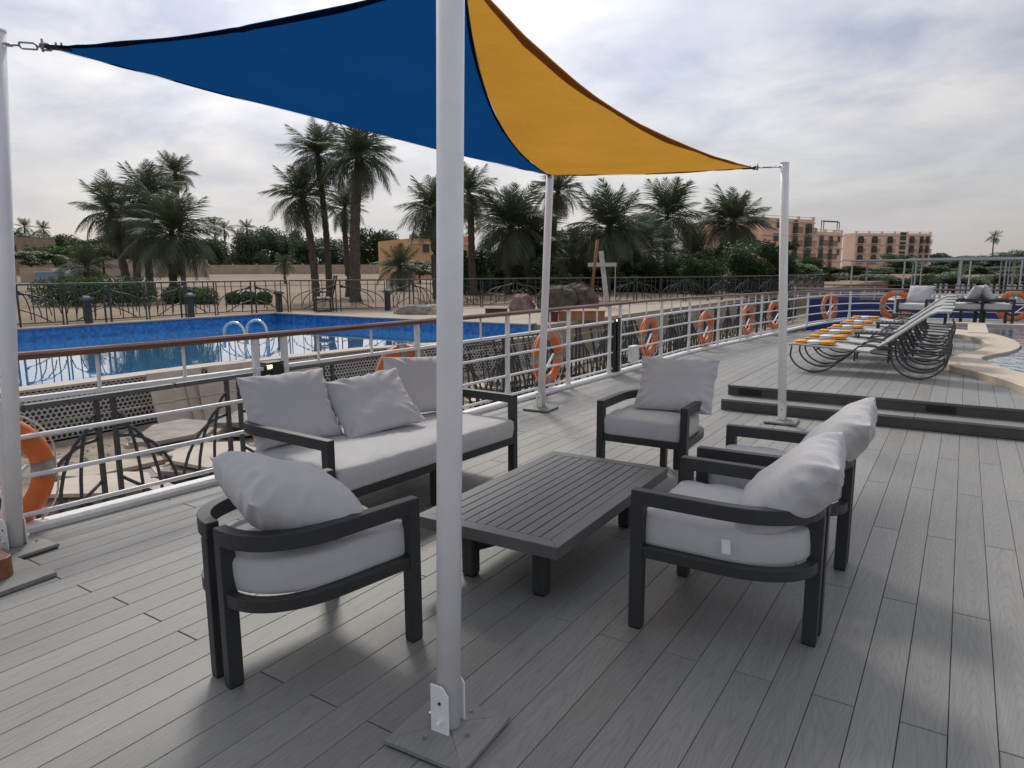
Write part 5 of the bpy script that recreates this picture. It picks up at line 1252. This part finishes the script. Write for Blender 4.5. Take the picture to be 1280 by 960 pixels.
def hedge(label, x0, x1, dep, ytop, ybot):
    a = ondepth(x0, 341, dep); b = ondepth(x1, 341, dep); r = random.Random(int(x0)); L_ = (b - a).length; H_ = (ondepth(x0, ytop, dep).z - 0.3)
    t = thing('hedge_bush', label, 'hedge', ((a.x + b.x) / 2, (a.y + b.y) / 2, gz(a.x, a.y)), math.atan2(b.y - a.y, b.x - a.x), 'hedge bushes behind the terrace fence'); m = MB(); K = max(3, int(L_ / 0.5))
    for q in range(K):
        xx = -L_ / 2 + L_ * (q + .5) / K
        leaf_blob(m, (xx, r.uniform(-.3, .3), H_ * r.uniform(.45, .60)), H_ * r.uniform(0.60, 0.75), 900, r, 0.06, 0.9)
    stuff(m.build('foliage', M['bushleaf' if x0 == 270 else 'hedge'], t)); mm = MB()
    for q in range(K): mm.tube([(-L_ / 2 + L_ * (q + .5) / K, 0, 0), (-L_ / 2 + L_ * (q + .5) / K, 0.05, H_ * 0.6)], 0.03, 5)
    stuff(mm.build('stems', M['bark'], t))
hedge('long green hedge bush behind the fence under the left palm cluster', 48, 178, 26.5, 351, 395)
hedge('low green hedge bush in front of the big palm cluster', 205, 268, 27.5, 363, 392)
hedge('small clipped green hedge by the bollard', 284, 340, 27.5, 366, 390)

# ------------------------------------------------------------------ boundary wall, sheds, huts
def along(px0, px1, dep0, dep1): return ondepth(px0, 341, dep0), ondepth(px1, 341, dep1)
def wall(label, px0, px1, d0, d1, h, pil=True, mt='wallbeige'):
    a, b = along(px0, px1, d0, d1); L_ = (b - a).length; z = min(gz(a.x, a.y), gz(b.x, b.y)) - 0.1
    t = thing('boundary_wall', label, 'wall', (a.x, a.y, z), math.atan2(b.y - a.y, b.x - a.x))
    n_ = max(1, int(L_ / 4.5)); s = L_ / n_
    for k in range(n_):
        MB().span((k * s + 0.16, -0.1, 0), ((k + 1) * s - 0.16, 0.1, h)).build('wall_panel', M[mt], t)
    if pil:
        for k in range(n_ + 1):
            MB().span((k * s - 0.158, -0.2, 0), (k * s + 0.158, 0.2, h + 0.25)).build('pilaster', M[mt], t)
    return t
wall('long beige boundary wall with pilasters across the sandy field', 262, 545, 142, 150, 2.0)
wall('plain beige boundary wall behind the blue shed', -60, 100, 62, 66, 1.5, False)
wall('beige block wall behind the left palm cluster', 84, 262, 95, 100, 2.6, False)
def gable_box(name, label, cat, px0, px1, dep, y0, y1, mt, roofm, depth=3, roof_over=0.06):
    a, b = along(px0, px1, dep, dep); L_ = (b - a).length; z = gz(a.x, a.y) - 0.05; h = ondepth(px0, y0, dep).z - z
    t = thing(name, label, cat, (a.x, a.y, z), math.atan2(b.y - a.y, b.x - a.x))
    MB().span((0, 0, 0), (L_, depth, h - 0.06)).build('wall', M[mt], t)
    MB().span((-roof_over, -roof_over, h - 0.058), (L_ + roof_over, depth + roof_over, h)).build('roof', M[roofm], t)
    if roofm != 'brownbrick':
        MB().span((L_ * 0.1, -0.012, 0.05), (L_ * 0.48, -0.001, h * 0.85)).build('door', M['shedblue'], t)
        MB().span((L_ * 0.52, -0.012, 0.05), (L_ * 0.9, -0.001, h * 0.85)).build('door', M['shedblue'], t)
    else:
        for q in (0.25, 0.65): MB().span((L_ * q, -0.012, h * 0.5), (L_ * q + L_ * 0.1, -0.001, h * 0.8)).build('window', M['glass'], t)
    return t
gable_box('site_shed', 'light blue metal shed against the plain beige wall', 'shed', 43, 66, 56, 339.5, 356, 'shedblue', 'shedwhite', 2.0)
gable_box('site_shed', 'grey blue shed with white roof next to the light blue one', 'shed', 66, 83, 57, 336, 356, 'shedwhite', 'shedwhite', 2.4)
gable_box('brown_hut', 'brown flat roofed hut among the distant trees', 'hut', 12, 47, 130, 297, 340, 'brownbrick', 'brownbrick', 6)
gable_box('brown_hut', 'small brown tower hut above the trees left of the front pole', 'hut', 478, 490, 165, 301, 340, 'brownbrick', 'brownbrick', 5)

# ------------------------------------------------------------------ buildings
def building(label, px0, px1, dep0, dep1, zt, floors, mt, wins, depth=14, parapet=True, base_z=1.0):
    """front facade runs between two picture columns; wins: list of (u centre, floor, width, height, kind)"""
    a, b = along(px0, px1, dep0, dep1); L_ = (b - a).length; ang = math.atan2(b.y - a.y, b.x - a.x)
    t = thing('apartment_building', label, 'building', (a.x, a.y, base_z), ang); H_ = zt - base_z; fh = H_ / floors
    MB().span((0, 0, 0), (L_, depth, H_)).build('wall', M[mt], t)
    for k in range(1, floors + 1):
        MB().span((-0.15, -0.15, k * fh - 0.16), (L_ + 0.15, -0.001, k * fh)).build('cornice', M['cornice'], t)
    if parapet:
        n_ = max(3, int(L_ / 3))
        pr = MB().span((0.0, 0.0, H_ + 0.001), (L_, 0.25, H_ + 0.45)).build('parapet', M[mt], t)
        MB().span((0.0, 0.251, H_ + 0.001), (0.25, depth, H_ + 0.45)).build('parapet', M[mt], t)
        for k in range(n_ + 1):
            x_ = min(L_ - 0.4, L_ * k / n_); MB().span((x_, -0.05, H_ + 0.451), (x_ + 0.4, 0.3, H_ + 0.85)).build('parapet_post', M[mt], pr)
        MB().tube([(0, 0.1, H_ + 0.75), (L_, 0.1, H_ + 0.75)], 0.04, 5).build('roof_rail', M['shipwhite'], pr)
    for (u, fl, w, hh, kind) in wins:
        w *= 0.78; hh *= 0.86; x_ = u * L_; z0 = fl * fh + (0.25 if kind in ('arch', 'door', 'loggia') else 1.0); z1 = z0 + hh
        n_ = 10
        if kind == 'arch':
            pts = [(-w / 2, 0), (w / 2, 0), (w / 2, hh * 0.72)] + [(w / 2 * math.cos(q), hh * 0.72 + hh * 0.28 * math.sin(q)) for q in [math.pi * k / n_ for k in range(1, n_)]] + [(-w / 2, hh * 0.72)]
        else: pts = [(-w / 2, 0), (w / 2, 0), (w / 2, hh), (-w / 2, hh)]
        def pane(sc, y0, y1):
            N_ = len(pts); cz = hh / 2
            q = [(x_ + p[0] * sc, z0 + cz + (p[1] - cz) * sc) for p in pts]
            m = MB(); m.add([(p[0], y0, p[1]) for p in q] + [(p[0], y1, p[1]) for p in q], [tuple(range(N_)), tuple(reversed(range(N_, 2 * N_)))] + [(i, N_ + i, N_ + (i + 1) % N_, (i + 1) % N_) for i in range(N_)]); return m
        wd = pane(1.12, -0.10, -0.002).build('window', M['cornice'], t)
        pane(1.0, -0.13, -0.102).build('pane', M['glass'], wd)
        MB().span((x_ - 0.05, -0.16, z0), (x_ + 0.05, -0.132, z1 - 0.1)).build('mullion', M['frame'], wd)
        if kind in ('arch', 'loggia'):
            bl = MB().span((x_ - w * 0.62, -0.9, z0 - 0.14), (x_ + w * 0.62, -0.17, z0 - 0.02)).build('balcony', M['cornice'], t)
            MB().bar([(x_ - w * 0.6, -0.2, z0 + 0.85), (x_ - w * 0.6, -0.85, z0 + 0.85), (x_ + w * 0.6, -0.85, z0 + 0.85), (x_ + w * 0.6, -0.2, z0 + 0.85)], 0.06, 0.07).build('balcony_rail', M['frame'], bl)
            nb = 9; bm = MB()
            for k in range(nb): xx = x_ - w * 0.58 + w * 1.16 * k / (nb - 1); bm.span((xx - 0.025, -0.87, z0 - 0.02), (xx + 0.025, -0.83, z0 + 0.82))
            stuff(bm.build('balusters', M['frame'], bl))
    return t
D1 = 102
zt1 = ondepth(970, 276, D1).z
building('peach apartment block with arched balconies behind the round crowned palm', 950, 1014, D1, D1 + 6, zt1, 4, 'peach', [(0.30, 3, 1.4, 1.3, 'w'), (0.62, 3, 1.6, 2.3, 'arch'), (0.88, 3, 1.9, 2.0, 'arch'), (0.25, 2, 1.4, 1.3, 'w'), (0.62, 2, 1.6, 2.3, 'arch'), (0.88, 2, 2.2, 2.3, 'arch'), (0.62, 1, 1.6, 2.3, 'arch'), (0.88, 1, 2.2, 2.3, 'arch'), (0.2, 1, 1.4, 1.3, 'w')], 16)
building('lower peach wing with rooftop frame beside the arched block', 1016.5, 1050, D1 + 9, D1 + 14, ondepth(1030, 293, D1 + 9).z, 3, 'peach2', [(0.2, 2, 1.6, 2.2, 'arch'), (0.55, 2, 1.6, 2.0, 'arch'), (0.85, 2, 0.9, 1.3, 'w'), (0.2, 1, 1.8, 2.3, 'arch'), (0.55, 1, 1.6, 2.0, 'arch'), (0.85, 1, 0.9, 1.3, 'w'), (0.2, 0, 1.8, 2.3, 'arch'), (0.55, 0, 1.6, 2.0, 'arch')], 12)
building('peach side block half hidden by palms', 868, 946, D1 + 12, D1 + 4, ondepth(900, 284, D1 + 8).z, 4, 'peach', [(0.15, 3, 1.4, 1.3, 'w'), (0.42, 3, 1.4, 1.3, 'w'), (0.85, 3, 1.6, 2.0, 'loggia'), (0.15, 2, 1.4, 1.3, 'w'), (0.42, 2, 1.4, 1.3, 'w'), (0.85, 2, 1.6, 2.0, 'loggia')], 12)
D2 = 156
building('pink apartment building with curved parapet and rows of balconies', 1066, 1160, D2, D2 + 4, ondepth(1100, 294, D2).z, 4, 'peach2', [(u, f, 1.9, 1.9, 'arch') for f in (1, 2, 3) for u in (0.07, 0.25, 0.45)] + [(0.62, f, 2.0, 2.0, 'w') for f in (1, 2, 3)] + [(0.74, f, 1.8, 2.0, 'arch') for f in (1, 2, 3)] + [(u, f, 1.3, 2.0, 'arch') for f in (1, 2, 3) for u in (0.87, 0.95)], 4)
building('small orange house behind the arching palm', 514, 586, 80, 84, ondepth(540, 303, 80).z, 2, 'ochre', [(0.25, 1, 1.1, 1.3, 'w'), (0.6, 1, 1.1, 1.3, 'w'), (0.3, 0, 1.1, 1.4, 'w')], 10, base_z=0.7)
building('peach building glimpsed through the palms behind the cross mast', 712, 815, 120, 118, ondepth(760, 292, 120).z, 3, 'peach', [(0.3, 2, 1.6, 1.6, 'w'), (0.6, 2, 1.6, 1.6, 'w'), (0.3, 1, 1.6, 1.6, 'w')], 10)
# rooftop frame on the lower wing
a = ondepth(1020, 341, D1 + 10); b = ondepth(1040, 341, D1 + 12); z0 = ondepth(1030, 293, D1 + 9).z + 0.0
pg = thing('rooftop_pergola', 'thin dark rooftop frame on the lower peach wing', 'pergola', (a.x, a.y + 2, z0))
dv = Vector((b.x - a.x, b.y - a.y, 0))
for q in (0, 1):
    for w in (0, 2.2):
        MB().span((dv.x * q - 0.06, dv.y * q + w - 0.06, 0), (dv.x * q + 0.06, dv.y * q + w + 0.06, 2.2)).build('post', M['frame'], pg)
MB().bar([(0, 0, 2.26), (dv.x, dv.y, 2.26), (dv.x, dv.y + 2.2, 2.26), (0, 2.2, 2.26)], 0.12, 0.12, closed=True).build('top_frame', M['frame'], pg)

# ------------------------------------------------------------------ clutter on the terrace: cross mast, spar, tarps, boxes
TZ = 0.352
p = onz(790, 388, TZ)
D3 = 24.0
def tz(px, dep):
    q = ondepth(px, 341, dep); return Vector((q.x, q.y, TZ))
b0 = tz(760, D3); zt = ondepth(752, 314, D3).z
mast = thing('cross_mast', 'whitewashed wooden mast with a short crossbar on the terrace', 'mast', b0)
rt = Vector((_r[0], _r[1], 0)).normalized(); ofs = rt * (-(9 / FPX) * D3)
MB().bar([(0, 0, 0), (ofs.x, ofs.y, zt - TZ)], 0.15, 0.15).build('upright', M['greywood'], mast, bevel=0.01)
zc_ = ondepth(750, 331, D3).z - TZ; c0 = ofs * (zc_ / (zt - TZ)); fr = Vector((rt.y, -rt.x, 0)) * 0.14
MB().bar([(c0.x + fr.x - rt.x * 0.52, c0.y + fr.y - rt.y * 0.52, zc_), (c0.x + fr.x + rt.x * 0.46, c0.y + fr.y + rt.y * 0.46, zc_)], 0.10, 0.13).build('crossbar', M['greywood'], mast, bevel=0.01)
MB().tube([(c0.x + fr.x + rt.x * 0.42, c0.y + fr.y + rt.y * 0.42, zc_ - 0.06), (c0.x + fr.x + rt.x * 0.42, c0.y + fr.y + rt.y * 0.42, 0.0)], 0.012, 5).build('rope', M['rope'], mast)
b1 = tz(738, D3 - 0.8); z1_ = ondepth(744, 300, D3 - 0.8).z; o1 = rt * (8 / FPX * D3)
sp = tag(MB().tube([(0, 0, 0), (o1.x, o1.y, z1_ - TZ)], 0.05, 8).build('leaning_spar', M['rustpole'], smooth=True, loc=b1), 'rust brown spar leaning beside the white cross mast', 'spar')
def lump(name, label, cat, px, dep, wm, dm, h, mt, seed, z=TZ):
    r_ = random.Random(seed); p = tz(px, dep)
    def fn(u, v):
        th = 2 * math.pi * u; ph = math.pi / 2 * v; s = 1 + 0.30 * noise.noise((math.cos(th) * 1.5 + seed, math.sin(th) * 1.5, v * 2)) + 0.20 * noise.noise((math.cos(th) * 4 + seed, math.sin(th) * 4, v * 5)) + 0.10 * noise.noise((math.cos(th) * 11 + seed, math.sin(th) * 11, v * 13))
        return (wm / 2 * math.cos(th) * math.cos(ph) ** 0.6 * s, dm / 2 * math.sin(th) * math.cos(ph) ** 0.6 * s, h * math.sin(ph) ** 0.8 * (0.8 + 0.3 * s) - 0.0)
    o = MB().grid(fn, 72, 26).build(name, M[mt], smooth=True, loc=(p.x, p.y, z)); o.rotation_euler = (0, 0, math.atan2(rt.y, rt.x)); tag(o, label, cat); return o
lump('tarp_heap', 'dark olive tarpaulin heap behind the railing side pole', 'tarpaulin', 696, 22, 1.35, 1.0, 0.70, 'tarp', 3)
lump('tarp_heap', 'brown tarpaulin covered heap at the foot of the cross mast', 'tarpaulin', 722, 22.6, 1.25, 1.0, 0.74, 'tarpbrown', 8)
lump('cloth_bundle', 'faded pink cloth bundle left of the tarpaulin heap', 'bundle', 652, 22, 0.8, 0.7, 0.48, 'tarppink', 12)
def tbox(name, label, cat, px0, px1, dep, ytop, mt, dpt=1.0, z=TZ):
    a = ondepth(px0, 341, dep); b = ondepth(px1, 341, dep); L_ = (b - a).length; h = ondepth(px0, ytop, dep).z - z
    t = thing(name, label, cat, (a.x, a.y, z), math.atan2(b.y - a.y, b.x - a.x))
    n_ = max(1, int(L_ / 0.45))
    MB().span((0.01, 0.01, 0), (L_ - 0.01, dpt, h - 0.01)).build('core', M[mt], t)
    for k in range(n_): MB().span((L_ * k / n_ + 0.004, -0.012, 0), (L_ * (k + 1) / n_ - 0.004, 0.0085, h - 0.03)).build('board', M[mt], t)
    MB().span((-0.01, -0.03, h - 0.029), (L_ + 0.01, dpt + 0.01, h)).build('top', M[mt], t)
    return t
tbox('plywood_crate', 'orange brown plywood crate behind the ship railing', 'crate', 699, 757, 17.5, 389, 'plywood')
tbox('board_stack', 'dark maroon boards standing left of the plywood crate', 'boards', 678, 698, 17.2, 390, 'maroon', 0.4)
tbox('low_chest', 'low brown wooden chest by the end of the big pool', 'chest', 606, 634, 19.5, 386, 'maroon', 0.6)
# white boulder by the end of the pool
for px, lab, w in ((545, 'pale stone lump lying on the paving at the pool end', 0.9), (520, 'low grey rubble heap on the paving behind the pool', 1.3)):
    o = lump('stone_heap', lab, 'stone heap', px, 20.5, w, 0.5, 0.26, 'stone' if px == 545 else 'stonegrey', px)
# ------------------------------------------------------------------ neighbouring ship astern
ns = thing('moored_ship', 'neighbouring white cruise ship deck with navy canvas and awning frame beyond the end railing', 'ship', (0, 26, 0)); I = Matrix.Translation(-Vector(ns.location))
def nsp(m, nm, mt, par=None, smooth=False): o = m.build(nm, mt, par or ns, smooth); o.matrix_parent_inverse = I if par is None else Matrix(); return o
nsp(MB().span((-4.6, 26.0, -4.1), (14, 63, -0.35)), 'hull', M['shipwhite'])
nsp(MB().span((-4.55, 25.9, -0.9), (-1.2, 25.98, 0.62)), 'canvas_screen', M['navy'])
nsp(MB().span((-1.18, 25.9, -0.9), (4, 25.98, 0.60)), 'canvas_screen', M['navy'])
nsp(MB().span((4.02, 25.9, -0.9), (12, 25.98, 0.60)), 'canvas_screen', M['navy'])
nsp(MB().span((-4.58, 26.02, -0.9), (-4.5, 40, 0.60)), 'canvas_screen', M['navy'])
for z in (0.68, 0.82, 0.96):
    nsp(MB().tube([(-5.2, 27, z), (12, 27, z)], 0.02, 6), 'rail_bar', M['shipwhite'])
for k in range(14): nsp(MB().span((-5.2 + k * 1.3 - 0.02, 26.98, -0.35), (-5.2 + k * 1.3 + 0.02, 27.02, 1.06)), 'rail_post', M['shipwhite'])
nsp(MB().span((-5.25, 26.96, 1.06), (12, 27.06, 1.10)), 'rail_handrail', M['teak'])
# stacked white plank backs
for k in range(16):
    x = -0.9 + k * 0.16; 
    if k in (3, 8, 12): continue
    nsp(MB().span((x, 28.2, -0.35), (x + 0.085, 28.23, 1.12)), 'deck_chair_back', M['shipwhite'])
# awning frame, posts and roof beams
for (yA, zA, n_, x0, dx_) in ((34, 2.0, 8, -4.2, 2.0), (42, 2.15, 8, -2.2, 1.9), (52, 2.3, 7, 0.2, 2.2)):
    rf = nsp(MB().span((x0 - 0.4, yA - 0.2, zA), (x0 + dx_ * n_, yA + 5.4, zA + 0.05)), 'awning', M['awning'])
    nsp(MB().span((x0 - 0.4, yA - 0.28, zA - 0.01), (x0 + dx_ * n_, yA - 0.21, zA + 0.045)), 'awning_beam', M['shipwhite'])
    for k in range(n_):
        nsp(MB().tube([(x0 + dx_ * k, yA - 0.25, -0.35), (x0 + dx_ * k, yA - 0.25, zA - 0.03)], 0.034, 6), 'awning_post', M['shipwhite'])
        nsp(MB().tube([(x0 + dx_ * k, yA + 5.3, -0.35), (x0 + dx_ * k, yA + 5.3, zA)], 0.034, 6), 'awning_post', M['shipwhite'])
# far hills on the right horizon
hm = MB()
def hf(u, v):
    x = 200 + 2600 * u; z = 1 + v * (45 + 35 * noise.noise((u * 5, 0.3, 0)) + 14 * noise.noise((u * 17, 2.3, 0))); return (x, 2600 - 900 * u + 300 * v, z)
struct(hm.grid(hf, 60, 6).build('hills', M['hill'], smooth=True))

# ------------------------------------------------------------------ single out the terrace fence panels by their order from the wooden chair
_pan = [o for o in COL.objects if o.get('category') == 'fence' and o.name.startswith('terrace_fence_panel')]
def _key(o):
    best = 0; d0 = 1e9; acc = 0
    for a, b in zip(FENCE_FAR, FENCE_FAR[1:]):
        a, b = Vector(a), Vector(b); d = (Vector(o.location[:2]) - a); t_ = max(0, min(1, d.dot(b - a) / (b - a).length_squared)); q = (d - (b - a) * t_).length
        if q < d0: d0, best = q, acc + t_ * (b - a).length
        acc += (b - a).length
    return best
_pan.sort(key=_key); _c = min(range(len(_pan)), key=lambda i: (Vector(_pan[i].location[:2]) - Vector(rk.location[:2])).length)
for i, o in enumerate(_pan):
    if i == _c: o['label'] = 'dark terrace fence panel with fanned bars right behind the wooden chair'
    elif i < _c: o['label'] = ORDW[_c - i - 1] + ' terrace fence panel from the wooden chair towards the blue shed'
    else: o['label'] = ORDW[i - _c - 1] + ' terrace fence panel from the wooden chair towards the cross mast'
